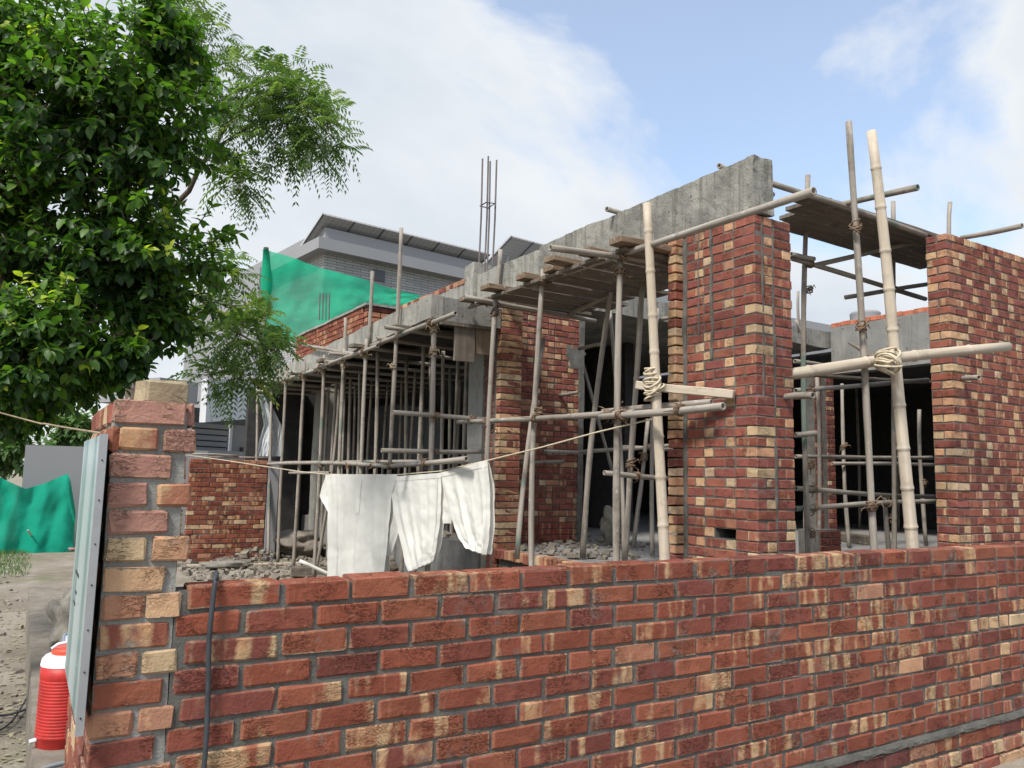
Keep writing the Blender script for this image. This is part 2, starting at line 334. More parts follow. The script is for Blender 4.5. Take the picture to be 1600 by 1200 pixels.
# ------------------------------------------------------------------ bricks
BL, BD, BH, J, H = .229, .112, .0755, .011, .0865
_bc = {}
def brick_data(l, d, h, var):
    key = (round(l, 3), round(d, 3), round(h, 3), var)
    if key not in _bc:
        rg = random.Random(zlib.crc32(repr(key).encode())); c = .0045; X, Y, Z = l / 2, d / 2, h / 2; bm = bmesh.new(); bmesh.ops.create_cube(bm, size=1)
        for v in bm.verts: v.co = Vector((v.co.x * l, v.co.y * d, v.co.z * h))
        bmesh.ops.bevel(bm, geom=bm.edges[:], offset=rg.uniform(.004, .009), segments=1, affect='EDGES')
        for v in bm.verts: v.co += Vector((rg.gauss(0, .0028), rg.gauss(0, .0016), rg.gauss(0, .0022)))
        me = bpy.data.meshes.new('brick'); bm.to_mesh(me); bm.free(); me.materials.append(M['brick']); _bc[key] = me
    return _bc[key]
REDS = [(.255, .078, .045), (.27, .088, .050), (.24, .073, .043), (.22, .068, .045), (.28, .096, .054), (.195, .062, .045)]
PLUM = [(.255, .086, .060), (.235, .080, .060), (.27, .092, .058), (.22, .074, .058), (.28, .102, .066)]
def tint(kind):
    r = random.random()
    if kind == 'cream' and r < .35: return (.30, .115, .075, .60)
    if kind == 'cream': return (*random.choice([(.54, .36, .20), (.58, .37, .21), (.52, .38, .22), (.53, .30, .17), (.55, .41, .26)]), .3)
    if kind == 'orange': return (*random.choice([(.42, .21, .125), (.40, .21, .13), (.38, .17, .10)]), .4)
    if kind == 'plum': c = random.choice(PLUM); k = random.uniform(.85, 1.15); return (c[0] * k, c[1] * k, c[2] * k, .12 if r < .75 else .42)
    if kind == 'redx': c = random.choice(REDS); return (*c, .2)
    if kind == 'gred': k = random.uniform(.85, 1.1); return (.40 * k, .215 * k, .16 * k, .42)
    if kind == 'half': return (.25, .085, .055, .58)
    if kind == 'dark': return (.16, .055, .045, .15)
    c = random.choice(REDS); k = random.uniform(.85, 1.12)
    al = .2 if r < .38 else (.41 if r < .80 else .57)
    return (c[0] * k, c[1] * k, c[2] * k, al)
class Wall:
    """a thing made of single bricks round a mortar core"""
    def __init__(s, name, loc, label, cat, limit=300):
        s.e = empty(name, loc, label, cat); s.loc = Vector(loc); s.n = 0; s.limit = limit; s.rest = []; s.vis = lambda P: -15 < px(P)[0] < 1615 and -15 < px(P)[1] < 1212
    def put(s, c, l, d, h, rot, kind='red', hide=False, jit=.0022):
        var = random.randrange(5); me = brick_data(l, d, h, var); nx_ = abs(math.cos(rot)); c = Vector(c) + Vector((random.gauss(0, jit if nx_ > .5 else .0007), random.gauss(0, .0007 if nx_ > .5 else jit), random.gauss(0, jit * .5)))
        if hide or s.n >= s.limit or not s.vis(c): s.rest.append((me, c - s.loc, rot)); return None
        o = bpy.data.objects.new('brick', me); o.location = c - s.loc; o.rotation_euler = (random.gauss(0, .004), random.gauss(0, .008), rot + random.gauss(0, .003) + (math.pi if random.random() < .5 else 0))
        o.color = tint(kind); link(o, s.e); s.n += 1; return o
    def run(s, P, face, z, seq, hide=False):
        """lay a course from P along the face; seq = list of (length, depth, kind or None for a gap)"""
        t = 0
        for l, d, k in seq:
            if k:
                if face == '-Y': c = (P[0] + t + l / 2, P[1] + d / 2, z + BH / 2); r = 0
                elif face == '-X': c = (P[0] + d / 2, P[1] + t + l / 2, z + BH / 2); r = math.pi / 2
                s.put(c, l, d, BH, r, k, hide)
            t += l + J
    def core(s, x0, x1, y0, y1, z0, z1, step=.1, amp=.003, name='mortar_core', mat='mortar'):
        v, f = rough_box(x0, x1, y0, y1, z0, z1, step, amp); return mesh_obj(name, rel(v, s.loc), f, M[mat], s.e)
    def done(s):
        if not s.rest: return
        vs, fs = [], []
        for me, c, r in s.rest:
            m = Matrix.Translation(c) @ Matrix.Rotation(r, 4, 'Z'); o = len(vs); vs += [m @ v.co for v in me.vertices]; fs += [tuple(i + o for i in p.vertices) for p in me.polygons]
        o = mesh_obj('brickwork', vs, fs, M['brick'], s.e); o.color = (.26, .075, .05, .4); o['kind'] = 'stuff'
def hk(p=.6): return ('cream' if random.random() < .8 else 'orange') if random.random() < p else 'plum'

# ------------------------------------------------------------------ ground
v, f = boxd(-400, 400, -60, 700, -.5, 0)
g = mesh_obj('ground', [(-400, -60, 0), (400, -60, 0), (400, 700, 0), (-400, 700, 0)], [(0, 1, 2, 3)], M['ground']); tag(g, 'sandy soil covering the plot and lane', 'ground', None, 'structure')
pv = mesh_obj('pavement', [(1.2, -6, .004), (14, -6, .004), (14, 2.6, .004), (1.2, 2.6, .004)], [(0, 1, 2, 3)], M['road']); tag(pv, 'grey paved lane in front of the long brick wall', 'pavement', None, 'structure')

# ------------------------------------------------------------------ boundary wall (stretcher bond, one brick thick)
WY = 2.732; ZT = 1.3065
bw = Wall('boundary_wall', (3.9, WY, 0), 'long low red brick boundary wall running across the foreground', 'wall', 300)
X1 = 8.2
for c in range(12):
    z = ZT - BH - c * H
    t0 = .779 - .24 if c % 2 == 0 else .656 - .24
    x = t0 + J / 2; first = True
    while x < X1:
        l = BL + random.gauss(0, .002); xs = x
        if first: 
            xs = .472 if c % 2 == 0 else .445
            l = x + BL - xs
        dd = BD
        if l > .05:
            k = 'red'
            if random.random() < .012: k = 'cream'
            elif random.random() < .012: k = 'orange'
            if c and 4.9 < xs < 5.5 and c % 2 == 1 and random.random() < .8:   # broken-bond seam with halves
                bw.put((xs + .055, WY + BD / 2, z + BH / 2), .104, BD, BH, 0, hk(.3)); bw.put((xs + .172, WY + BD / 2, z + BH / 2), .106, BD, BH, 0, hk(.3))
            else: bw.put((xs + l / 2, WY + dd / 2, z + BH / 2), l - .004, dd, BH, 0, k)
        x += BL + J; first = False
zb = ZT - 12 * H
bw.core(.44, X1, WY + .0065, WY + BD - .006, .0, ZT - .014, .14, .0016)
# plinth below the wall: cement fillet, stretcher course, header courses on a wider base
vs, fs = [], []; nx = 260
for i in range(nx):
    x = .46 + (X1 - .46) * i / (nx - 1); a = mnoise.noise(Vector((x * 9, 1, 3))) * .010 + mnoise.noise(Vector((x * 31, 5, 3))) * .008
    for y, z_ in ((WY + .03, zb + .006), (WY - .003, zb + .004 + a * .3), (WY - .010 + a * .6, zb - .014 + a), (WY - .012 - a * .8, zb - .034 + a * 1.5), (WY + .03, zb - .038 + a)): vs.append((x, y, z_))
for i in range(nx - 1):
    for j in range(4): fs.append((i * 5 + j, (i + 1) * 5 + j, (i + 1) * 5 + j + 1, i * 5 + j + 1))
mesh_obj('cement_fillet', rel(vs, bw.loc), fs, M['mortar'], bw.e)
z = zb - .042 - BH; x = .5
while x < X1: bw.put((x + BL / 2, WY + BD / 2 - .004, z + BH / 2), BL, BD, BH, 0, random.choice(['red', 'orange', 'dark'])); x += BL + J
z -= H + .004; x = .5
while x < X1: bw.put((x + .053, WY + .1, z + BH / 2), .106, .229, BH, 0, hk(.8)); x += .117
z -= H; x = .44
while x < X1: bw.put((x + BL / 2, WY + .09, z + BH / 2), BL, .229, BH, 0, hk(.6)); x += BL + J
bw.core(.44, X1, WY + .004, WY + .2, -.05, zb - .05, .2, .003, 'footing_mortar')
bw.done()

# ------------------------------------------------------------------ gate pillar on the left with toothed edge
gp = Wall('gate_pillar', (.34, 3.2, 0), 'rough brick gate pillar at the left end of the low wall', 'pillar', 300)
rows = [[(.217, .432, 'redx'), (.436, .458, 'red')], [(.243, .362, 'cream'), (.374, .474, 'red')], [(.219, .402, 'red'), (.405, .450, 'orange')], [(.22, .345, 'red'), (.362, .468, 'orange')],
        [(.22, .402, 'red'), (.43, .452, 'cream')], [(.222, .346, 'cream'), (.358, .475, 'cream')], [(.222, .402, 'cream'), (.405, .442, 'orange')], [(.222, .345, 'orange'), (.356, .463, 'cream')],
        [(.222, .43, 'half')], [(.222, .345, 'orange'), (.356, .462, 'cream')], [(.222, .42, 'dark')], [(.222, .345, 'orange'), (.354, .462, 'orange')], [(.222, .41, 'dark')],
        [(.222, .345, 'red'), (.354, .462, 'orange')], [(.222, .42, 'red')], [(.222, .345, 'cream'), (.354, .462, 'red')], [(.222, .42, 'red')], [(.222, .345, 'red'), (.354, .462, 'red')],
        [(.222, .42, 'orange')], [(.222, .345, 'red'), (.354, .462, 'red')], [(.222, .42, 'red')], [(.222, .345, 'red'), (.354, .462, 'red')]]
PH = .0862; PZ = 1.893; PY1 = 3.70
for c, row in enumerate(rows):
    z = PZ - .0755 - c * PH
    if z < -.05: break
    for i, (a, b_, k) in enumerate(row):
        k2 = {'red': 'gred', 'redx': 'gred', 'dark': 'redx'}.get(k, k); dep = BD if (i == 0 and len(row) == 1) or b_ - a > .15 else .2
        set_back = .018 if (b_ - a) < .06 else 0.
        gp.put(((a + b_) / 2, WY + dep / 2 + set_back - .002, z + BH / 2), b_ - a - .006, dep, .0755, 0, k2, jit=.0028)
    x0 = row[0][0]; y = WY + (BD if len(row) == 1 or row[0][1] - row[0][0] > .15 else .2) + J
    if row[0][0] > .235: gp.put((.2285, WY + .1, z + BH / 2), .022, .2, BH, 0, 'red')
    while y < PY1 - .05:
        l = random.choice([.108, .108, .229]); l = min(l, PY1 - y); gp.put((.218 + .055, y + l / 2, z + BH / 2), l, .11, BH, math.pi / 2, hk(.35)); 
        gp.put((.40, y + l / 2, z + BH / 2), l, .11, BH, math.pi / 2, 'red', hide=True); y += l + J
gp.core(.226, .438, WY + .010, PY1 - .01, 0, PZ - .03, .08, .005, mat='mortar_pale')
gp.done()
# loose brick on the pillar
me = brick_data(.142, .11, .082, 9); o = bpy.data.objects.new('loose_brick', me); link(o); q_ = onY(254, 600, 2.90); o.location = (q_.x, 2.90, PZ + .040); o.rotation_euler = (0, 0, R(14)); o.color = (.40, .33, .21, .3)
tag(o, 'loose tan brick lying on top of the left gate pillar', 'brick')

# ------------------------------------------------------------------ brick pillar under the concrete beam
XP = 5.122; YP = 4.478; ZP = 3.955; FL = .77
bp = Wall('brick_pillar', (5.35, 4.9, 0), 'tall brick pillar with pale headers carrying the concrete beam', 'pillar', 420)
nrow = int((ZP) / H)
for c in range(nrow):
    z = ZP - BH - c * H
    if z < -.02: break
    hide = z < .93
    hd = lambda: hk(.76)
    if c % 2 == 0:   # stretcher at the corner on the -X face
        seq = [(BL, BD, 'plum'), (.106, .2, hd()), (BL, BD, 'plum'), (.106, .2, hd()), (.10, BD, 'plum')]; sy = [(.106, BL, hd()), (BL, BD, 'plum')]; x0 = XP + BD + J
        if random.random() < .25: sy = [(BL, BD, 'plum'), (.106, BL, hd())]
    else:
        seq = [(BD, BL, 'cream' if random.random() < .55 else 'plum'), (BL * .5, BD, 'plum'), (BL, BD, 'plum'), (.106, .2, hd()), (BL - .03, BD, 'plum')]; sy = [(.222, BD, 'plum')] if random.random() < .6 else [(.106, BL, 'plum'), (.106, BL, hd())]; x0 = XP + BL + J
    if c == 31: seq[2] = (seq[2][0], seq[2][1], None)          # the putlog hole
    bp.run((XP, YP), '-X', z, seq, hide); bp.run((x0, YP), '-Y', z, sy, hide)
    if c % 2 == 1:   # corner header shows its long side on the other face: already one brick
        pass
    # projecting nib at the far end of the -X face
    bp.run((5.03, 5.335), '-X', z, [(.108, .20, hk(.62))], hide)
    bp.run((XP + .36, YP + .13), '-X', z, [(BL, .1, 'plum'), (BL, .1, 'plum'), (BL, .1, 'plum')], True)
hz0 = ZP - BH - 31 * H - .004; hz1 = hz0 + BH + .008
bp.core(XP + .007, XP + .462, YP + .007, 5.43, 0, hz0, .1, .004); bp.core(XP + .007, XP + .462, YP + .007, 5.43, hz1, ZP - .006, .1, .004)
bp.core(XP + .007, XP + .462, YP + .007, YP + .235, hz0 + .001, hz1 - .001, .1, .003); bp.core(XP + .007, XP + .462, YP + .475, 5.43, hz0 + .001, hz1 - .001, .1, .003)
# vertical plaster seam and chase on the face near the nib
v, f = rough_box(XP - .004, XP + .02, 5.285, 5.335, .5, ZP - .02, .05, .010); mesh_obj('plaster_seam', rel(v, bp.loc), f, M['mortar'], bp.e)
for (fx0, w_, za, zc, fc) in ((1112, .030, 2.75, 3.95, 'X'), (1092, .014, 3.0, 3.95, 'X'), (1191, .016, 2.3, 3.95, 'Y'), (1208, .022, 1.3, 3.95, 'Y')):
    q_ = onX(fx0, 450, XP) if fc == 'X' else onY(fx0, 450, YP)
    v, f = rough_box(XP - .005, XP + .02, q_.y - w_ / 2, q_.y + w_ / 2, za, zc, .035, .011, fx0) if fc == 'X' else rough_box(q_.x - w_ / 2, q_.x + w_ / 2, YP - .005, YP + .02, za, zc, .035, .011, fx0)
    mesh_obj('mortar_run', rel(v, bp.loc), f, M['mortar'], bp.e)
bp.done()

# ------------------------------------------------------------------ right brick wall
XR = 7.99; YR = 4.44; ZR = 4.315
rw = Wall('brick_wall', (9.2, 4.55, 0), 'tall brick wall with checkered pale headers at the right edge', 'wall', 430)
for c in range(int(ZR / H)):
    z = ZR - BH - c * H
    if z < -.02: break
    hide = z < 1.02
    hd = lambda: hk(.86)
    if c == 0:
        x = XR + .01; rw.run((XR, YR), '-X', z, [(.106, .106, 'orange'), (.106, .106, hd())]); x = XR + .117
        while x < 13.4: rw.put((x + .053, YR + .112, z + BH / 2), .104, .225, BH, 0, hd()); x += .115
        continue
    if c % 2 == 0:
        rw.run((XR, YR), '-X', z, [(.106, BL, hd()), (.106, .106, hd())], hide); x = XR + BL + J; seq = []
    else:
        rw.run((XR, YR), '-X', z, [(.222, .106, 'plum')], hide); x = XR + .117; seq = []
    t = x; i = random.randrange(2)
    while t < 13.4:
        if i % 2: seq.append((.106, BL, hd())); t += .106 + J
        else:
            if random.random() < .22: seq.append((.12, BD, 'plum')); t += .12 + J
            else: seq.append((BL, BD, 'plum')); t += BL + J
        i += 1
    rw.run((x, YR), '-Y', z, seq, hide)
rw.core(XR + .008, 17.0, YR + .008, YR + .225, 0, ZR - .01, .12, .003)  # core runs on unseen past the bricks, added to keep light out of the room
rw.done()

# ------------------------------------------------------------------ second pillar + cross wall, further back
YC = 8.66; c2 = Wall('rear_brick_pillar', (5.3, 8.9, 0), 'shaded narrow brick pillar behind the hung trousers', 'pillar', 300)
for c in range(46):
    z = 3.95 - BH - c * H
    if z < -.02: break
    hide = z < .75
    c2.run((XP, YC), '-X', z, [(.108, .32, hk(.8))], hide)
    sy = [(.10, .1, 'plum'), (.09, .1, hk(.3))] if c % 2 else [(.19, .1, 'plum' if random.random() < .8 else 'orange')]
    c2.run((XP + .117, YC), '-Y', z, sy, hide)
    c2.run((XP + .035, YC + .12), '-X', z, [(.05, .2, 'plum')] if c % 2 else [(.05, .2, 'plum')], hide)
    c2.run((XP + .02, YC + .20), '-X', z, [(BL, .15, 'plum')] if c % 2 else [(.106, .15, hk(.5)), (.106, .15, 'plum')], hide)
c2.core(XP + .03, XP + .315, YC + .010, YC + .42, 0, 3.94, .1, .004)
c2.done()
cw = Wall('cross_brick_wall', (6.2, 9.4, 0), 'rough brick cross wall with uneven headers behind the poles', 'wall', 330)
for c in range(44):
    z = 4.15 - BH - c * H
    if z < .4: break
    t = 5.46; seq = []; i = c % 2
    while t < 6.80:
        r_ = random.random()
        l = .108 if (i % 2 or r_ < .35) else BL
        l = min(l, 6.86 - t)
        if l < .05: break
        seq.append((l, .2, hk(.5) if l < .15 else ('plum' if random.random() < .85 else 'orange'))); t += l + J; i += 1
    cw.run((5.46, 9.30), '-Y', z, seq, z < .7)
cw.core(5.45, 6.86, 9.315, 9.5, 0, 4.14, .1, .006)
v, f = rough_box(6.835, 6.93, 9.285, 9.5, .5, 4.14, .08, .012); mesh_obj('plaster_edge', rel(v, cw.loc), f, M['mortar'], cw.e)
v, f = rough_box(6.60, 6.86, 9.297, 9.33, 3.28, 3.62, .05, .02); mesh_obj('cement_patch', rel(v, cw.loc), f, M['mortar'], cw.e)
cw.done()

# ------------------------------------------------------------------ concrete
def conc(name, bx, mat, label, cat, step=.12, amp=.010, seed=0, bev=.0):
    v, f = rough_box(*bx, step, amp, seed, bev); lo = ((bx[0] + bx[1]) / 2, (bx[2] + bx[3]) / 2, bx[4]); o = mesh_obj(name, rel(v, lo), f, M[mat], None, False, lo); return tag(o, label, cat)
bm_ = empty('concrete_beam', (5.23, 7, 3.98), 'streaked grey concrete beam on top of the tall brick pillar', 'beam')
v, f = rough_box(XP - .004, XP + .222, YP - .006, 7.80, 3.975, 4.475, .06, .013, 1); mesh_obj('beam_span', rel(v, bm_.location), f, M['conc'], bm_)
v, f = rough_box(XP + .004, XP + .222, 7.805, 9.42, 3.93, 4.45, .09, .016, 2); mesh_obj('beam_span', rel(v, bm_.location), f, M['conc_pale'], bm_)
v, f = rough_box(XP - .010, XP + .228, YP - .016, YP + .06, 3.98, 4.47, .03, .020, 4); mesh_obj('rough_nib', rel(v, bm_.location), f, M['conc'], bm_)
v, f = rough_box(XP + .006, XP + .22, 9.70, 17.2, 3.93, 4.40, .12, .010, 3); mesh_obj('beam_span', rel(v, bm_.location), f, M['conc_pale'], bm_)
y = 9.75
for i in range(70):
    if y > 17.0: break
    o = bpy.data.objects.new('brick', brick_data(.106, .229, .0755, i % 5)); link(o, bm_); o.location = Vector((XP + .115, y + .053, 4.402 + .036)) - Vector(bm_.location); o.rotation_euler = (0, random.gauss(0, .03), R(90)); o.color = tint(hk(.35) if random.random() < .7 else 'orange'); y += .117
v, f = rough_box(XP - .06, XP + .22, 9.36, 9.62, 3.7, 4.62, .08, .02, 5); cs = mesh_obj('column_stub', rel(v, (5.2, 9.5, 3.7)), f, M['conc_pale'], None, False, (5.2, 9.5, 3.7)); tag(cs, 'cracked pale concrete column stub with starter bars rising from it', 'column stub')
rb = empty('starter_bars', (5.2, 9.5, 4.4), 'bundle of four tall steel starter bars standing above the beam', 'rebar')
for (x1, y1, x0, y0) in ((754, 248, 748, 420), (763, 244, 757, 424), (766, 252, 761, 424), (776, 250, 769, 424)):
    a = onX(x0, y0, 5.2 + (x0 - 758) * .003); b_ = onX(x1, y1, 5.2 + (x0 - 758) * .003); a.z -= .1
    v, f = tube([a - rb.location, (a + b_) / 2 - rb.location + Vector((.01, 0, 0)), b_ - rb.location], [.012] * 3, 6); mesh_obj('bar', v, f, M['rebar'], rb, True)
q = [onX(x, y, 5.2) - rb.location for x, y in ((750, 322), (760, 316), (773, 318), (763, 325), (750, 322))]
v, f = tube(q, [.009] * 5, 5); mesh_obj('tie_ring', v, f, M['rebar'], rb, True)

# porch roof slab on props
pr = empty('porch_roof', (4.6, 12, 3.6), 'pale concrete porch roof edge held up by rows of poles', 'roof')
def skew(x0, x1, y0, y1, za, zb_, drop, step=.2, amp=.01, seed=0):
    v, f = rough_box(x0, x1, y0, y1, za, zb_, step, amp, seed)
    for p_ in v: p_.z -= drop * (p_.y - 8.66) / 8.6
    return v, f
v, f = skew(4.10, 4.28, 8.66, 17.3, 3.60, 3.90, .27, .11, .013); mesh_obj('fascia', rel(v, pr.location), f, M['conc_pale'], pr)
v, f = skew(4.285, 5.115, 8.69, 17.3, 3.64, 3.80, .27, .4, .01); mesh_obj('slab', rel(v, pr.location), f, M['room_shade'], pr)
v, f = rough_box(4.285, 5.10, 8.655, 8.69, 3.585, 3.885, .09, .008, 9); mesh_obj('end_face', rel(v, pr.location), f, M['plaster'], pr)
v, f = rough_box(4.22, 4.95, 8.60, 8.66, 3.53, 3.57, .15, .006, 9); mesh_obj('formwork_board', rel(v, pr.location), f, M['board'], pr)
v, f = rough_box(4.44, 4.72, 8.64, 8.68, 3.10, 3.53, .1, .004, 9); mesh_obj('formwork_panel', rel(v, pr.location), f, M['board'], pr)
v, f = rough_box(4.74, 4.96, 8.66, 8.70, 3.22, 3.53, .1, .004, 9); mesh_obj('formwork_panel', rel(v, pr.location), f, M['plank'], pr)
# plaster column by the rear pillar
conc('plastered_column', (XP - .01, XP + .22, 9.10, 9.50, 0, 3.93), 'plaster', 'cracked grey plastered column left of the rear brick pillar', 'column', .1, .014, 6)
# rear slab with its edge over the dark opening, walls that close the rooms
conc('rear_roof_slab', (6.9, 12.75, 9.33, 17.4, 4.21, 4.52), 'conc', 'rough concrete roof slab edge above the dark rear room', 'slab', .22, .02, 11)
conc('inner_roof_slab', (5.35, 6.89, 9.52, 17.4, 3.99, 4.38), 'room_shade', 'concrete roof slab over the dark inner room', 'slab', .4, .01, 12)
conc('side_beam', (12.72, 12.95, 6.6, 9.32, 3.72, 4.60), 'plaster', 'smooth grey plastered side beam above the right dark opening', 'beam', .3, .008, 13)
sb = empty('coping_bricks', (12.8, 8, 4.6), 'row of loose red bricks laid along the grey side beam', 'bricks')
y = 6.7
while y < 9.2:
    o = bpy.data.objects.new('brick', brick_data(.19, .12, .085, 1)); link(o, sb); o.location = Vector((12.82, y + .09, 4.645 + random.uniform(0, .015))) - Vector(sb.location); o.rotation_euler = (0, 0, R(90) + random.gauss(0, .05)); o.color = (.50, .17, .095, .3); y += .205
conc('rear_wall', (5.0, 17.5, 17.3, 17.5, 0, 4.2), 'room_shade', 'dark back wall of the unfinished rooms', 'wall', 1, .005)
conc('side_room_wall', (16.8, 17.0, 4.7, 17.3, 0, 4.2), 'room_shade', 'dark side wall of the right unfinished room', 'wall', 1, .005)
conc('side_room_slab', (12.97, 17.0, 4.7, 17.3, 3.75, 4.2), 'room_shade', 'concrete slab over the right side room', 'slab', 1, .005)
conc('room_partition', (9.3, 9.5, 11.2, 17.2, 0, 4.2), 'room_shade', 'unlit bare partition wall deep inside the rear room', 'wall', 1, .005)
conc('inner_wall', (7.2, 7.4, 12.0, 17.2, 0, 3.98), 'room_shade', 'plain bare wall inside the porch room', 'wall', 1, .005)  # wall lengthened to shut out light from the west
# raised floor with brick-on-edge kerb
flr = empty('floor', (8.5, 8, 0), None, None); flr['kind'] = 'structure'
v, f = rough_box(XP + .125, 17.0, 4.75, 17.3, .0, FL - .02, 1.2, .01); mesh_obj('floor_bed', rel(v, flr.location), f, M['floor'], flr)
y = 5.6
while y < 8.6:
    o = bpy.data.objects.new('brick', brick_data(.075, .16, .112, 2)); link(o, flr); o.location = Vector((XP + .04, y + .04, FL - .055 + random.gauss(0, .004))) - Vector(flr.location); o.rotation_euler = (0, 0, R(90)); o.color = tint(hk(.75)); y += .088
v, f = rough_box(XP + .03, XP + .12, 5.5, 8.64, 0, FL - .08, .3, .005); mesh_obj('mortar_bed', rel(v, flr.location), f, M['mortar'], flr)
# grey plaster pillars inside
conc('inner_plaster_column', (7.15, 7.75, 10.9, 11.3, FL - .02, 4.2), 'conc_pale', 'pale plastered column inside the room behind the leaning poles', 'column', .2, .012, 20)
pc = Wall('inner_brick_column', (12.5, 9.45, 0), 'brick column with grey seam inside the right opening', 'column', 300)
for c in range(36):
    z = 3.72 - BH - c * H
    if z < .6: break
    pc.run((12.26, 9.36), '-Y', z, [(.20, .2, 'dark' if c % 3 else 'red')], False); pc.run((12.60, 9.36), '-Y', z, [(.106, .2, hk(.3)), (.106, .2, 'red')] if c % 2 else [(.222, .2, 'dark')])
pc.core(12.25, 12.83, 9.372, 9.56, FL - .02, 3.73, .15, .004); pc.done()
a = onZ(440, 850, .1)
conc('porch_plaster_column', (5.15, 5.6, 16.1, 16.5, 0, 3.7), 'conc_pale', 'weathered grey plaster column at the far end of the porch', 'column', .15, .012, 21)
conc('porch_end_wall', (3.9, 5.1, 17.0, 17.2, 0, 3.4), 'room_shade', 'end wall beyond the porch poles, darkened for shade', 'wall', .5, .004)

# ------------------------------------------------------------------ inner brick wall at the left of the plot
iw = Wall('inner_brick_wall', (3.3, 15.4, 0), 'weathered red brick screen wall at the left of the plot', 'wall', 300)
YI = 15.45
xa = onY(292, 800, YI).x; xb = onY(414, 800, YI).x; zt = onY(350, 718, YI).z
c = 0
while True:
    z = zt - BH - c * H
    if z < -.03: break
    x = xa; s0 = .12 if c % 2 else .229; first = True
    while x < xb - .04:
        l = s0 if first else BL
        l = min(l, xb - x); first = False
        if l > .04: iw.put((x + l / 2, YI + BD / 2 + random.gauss(0, .004), z + BH / 2), l, BD, BH, 0, 'red' if random.random() < .78 else ('orange' if random.random() < .6 else 'cream'))
        x += l + J
    c += 1
iw.core(xa + .01, xb - .01, YI + .010, YI + .2, 0, zt - .01, .2, .004); iw.done()
v, f = rough_box(xb + .02, xb + .22, YI - .02, YI + .06, 0, zt, .2, .004); o = mesh_obj('steel_plate', rel(v, (xb + .1, YI, 0)), f, M['hgrey'], None, False, (xb + .1, YI, 0)); tag(o, 'dark grey upright board standing at the end of the screen wall', 'board')

# ------------------------------------------------------------------ poles
def pole_obj(name, p0, p1, r0, r1, mat, label, cat='pole', group=None, bend=.012, lash=(), bamboo=0, lmat='tie', n=9, lr=None):
    k_ = .90 if bamboo else .78; r0 *= k_; r1 *= k_
    if not bamboo: bend = max(bend, .004) * 1.3
    p0 = Vector(p0); p1 = Vector(p1); d = p1 - p0; Ln = d.length; q = d.to_track_quat('Z', 'Y'); seg = max(4, int(Ln / .22)); rg = random.Random(zlib.crc32(label.encode()))
    ph = rg.uniform(0, 6); pts = []; rad = []
    if bamboo:
        z = 0.; zs = [0]
        k = bamboo * rg.uniform(.3, 1)
        while k < Ln - .08:
            zs += [k - .035, k - .012, k, k + .014, k + .04]; k += bamboo * rg.uniform(.85, 1.15)
        zs.append(Ln); zs = sorted(x for x in zs if 0 <= x <= Ln)
    else: zs = [Ln * i / seg for i in range(seg + 1)]
    nodes = set()
    for i, z in enumerate(zs):
        t = z / Ln; b_ = bend * Ln
        pts.append((math.sin(t * math.pi) * b_ * math.cos(ph) + math.sin(t * 9 + ph) * r0 * .10, math.sin(t * math.pi) * b_ * math.sin(ph) + math.cos(t * 7 + ph) * r0 * .10, z))
        r_ = r0 + (r1 - r0) * t
        if bamboo:
            j = i % 5
            r_ *= {3: 1.16, 2: .99, 4: 1.07}.get(j, 1.) if 0 < i < len(zs) - 1 else 1.
        else: r_ *= 1 + .05 * math.sin(z * 5 + ph) + .07 * mnoise.noise(Vector((z * 6, ph * 9, 0)))
        rad.append(r_)
    v, f = tube(pts, rad, n, True); o = mesh_obj(name, v, f, M[mat], None, True); o.location = p0; o.rotation_mode = 'QUATERNION'; o.rotation_quaternion = q
    tag(o, label, cat, group)
    for t in lash: lashing(o, Vector((0, 0, Ln * t)), (lr or max(r0, r1)) * 1.05, lmat, rg)
    return o
def lashing(o, c, r, mat, rg, big=1.):
    parts = []
    for k in range(rg.randint(5, 8)):
        tilt = Vector((rg.uniform(-.9, .9), rg.uniform(-.9, .9), 1)).normalized(); s = tilt.orthogonal().normalized(); u = tilt.cross(s); cc_ = c + Vector((0, 0, rg.uniform(-1.3, 1.3) * r)); rr = r * rg.uniform(1.1, 1.45) * big
        parts.append(tube([cc_ + (s * math.cos(a * .6284) + u * math.sin(a * .6284)) * rr * (1 + .12 * math.sin(a * 3)) for a in range(11)], [r * .23] * 11, 5, False, False))
    for k in range(3):
        a = rg.uniform(0, 6.28); d = Vector((math.cos(a), math.sin(a), rg.uniform(-1, .6))); parts.append(tube([c + d * r, c + d * r * 2.3 + Vector((0, 0, r * .5)), c + d * r * 3. + Vector((0, 0, -r * 1.2))], [r * .22, r * .2, r * .1], 5))
    v, f = merge(parts); mesh_obj('rope_lashing', v, f, M[mat], o, True)
def P2(a, b, r0, r1, label, floor=None, **k):
    """pole from pixel a=(x,y,plane) to b=(x,y,plane); floor extends the lower end down to that height"""
    A = on(a[0], a[1], a[2]); B = on(b[0], b[1], b[2])
    if floor is not None:
        if A.z < B.z: A, B = B, A; r0, r1 = r1, r0
        d = B - A; B = A + d * ((floor - A.z) / d.z)
        A, B = B, A; r0, r1 = r1, r0
    return pole_obj(k.pop('name', 'scaffold_pole'), A, B, r0, r1, k.pop('mat', 'pole'), label, **k)
XA = ('X', 4.6)
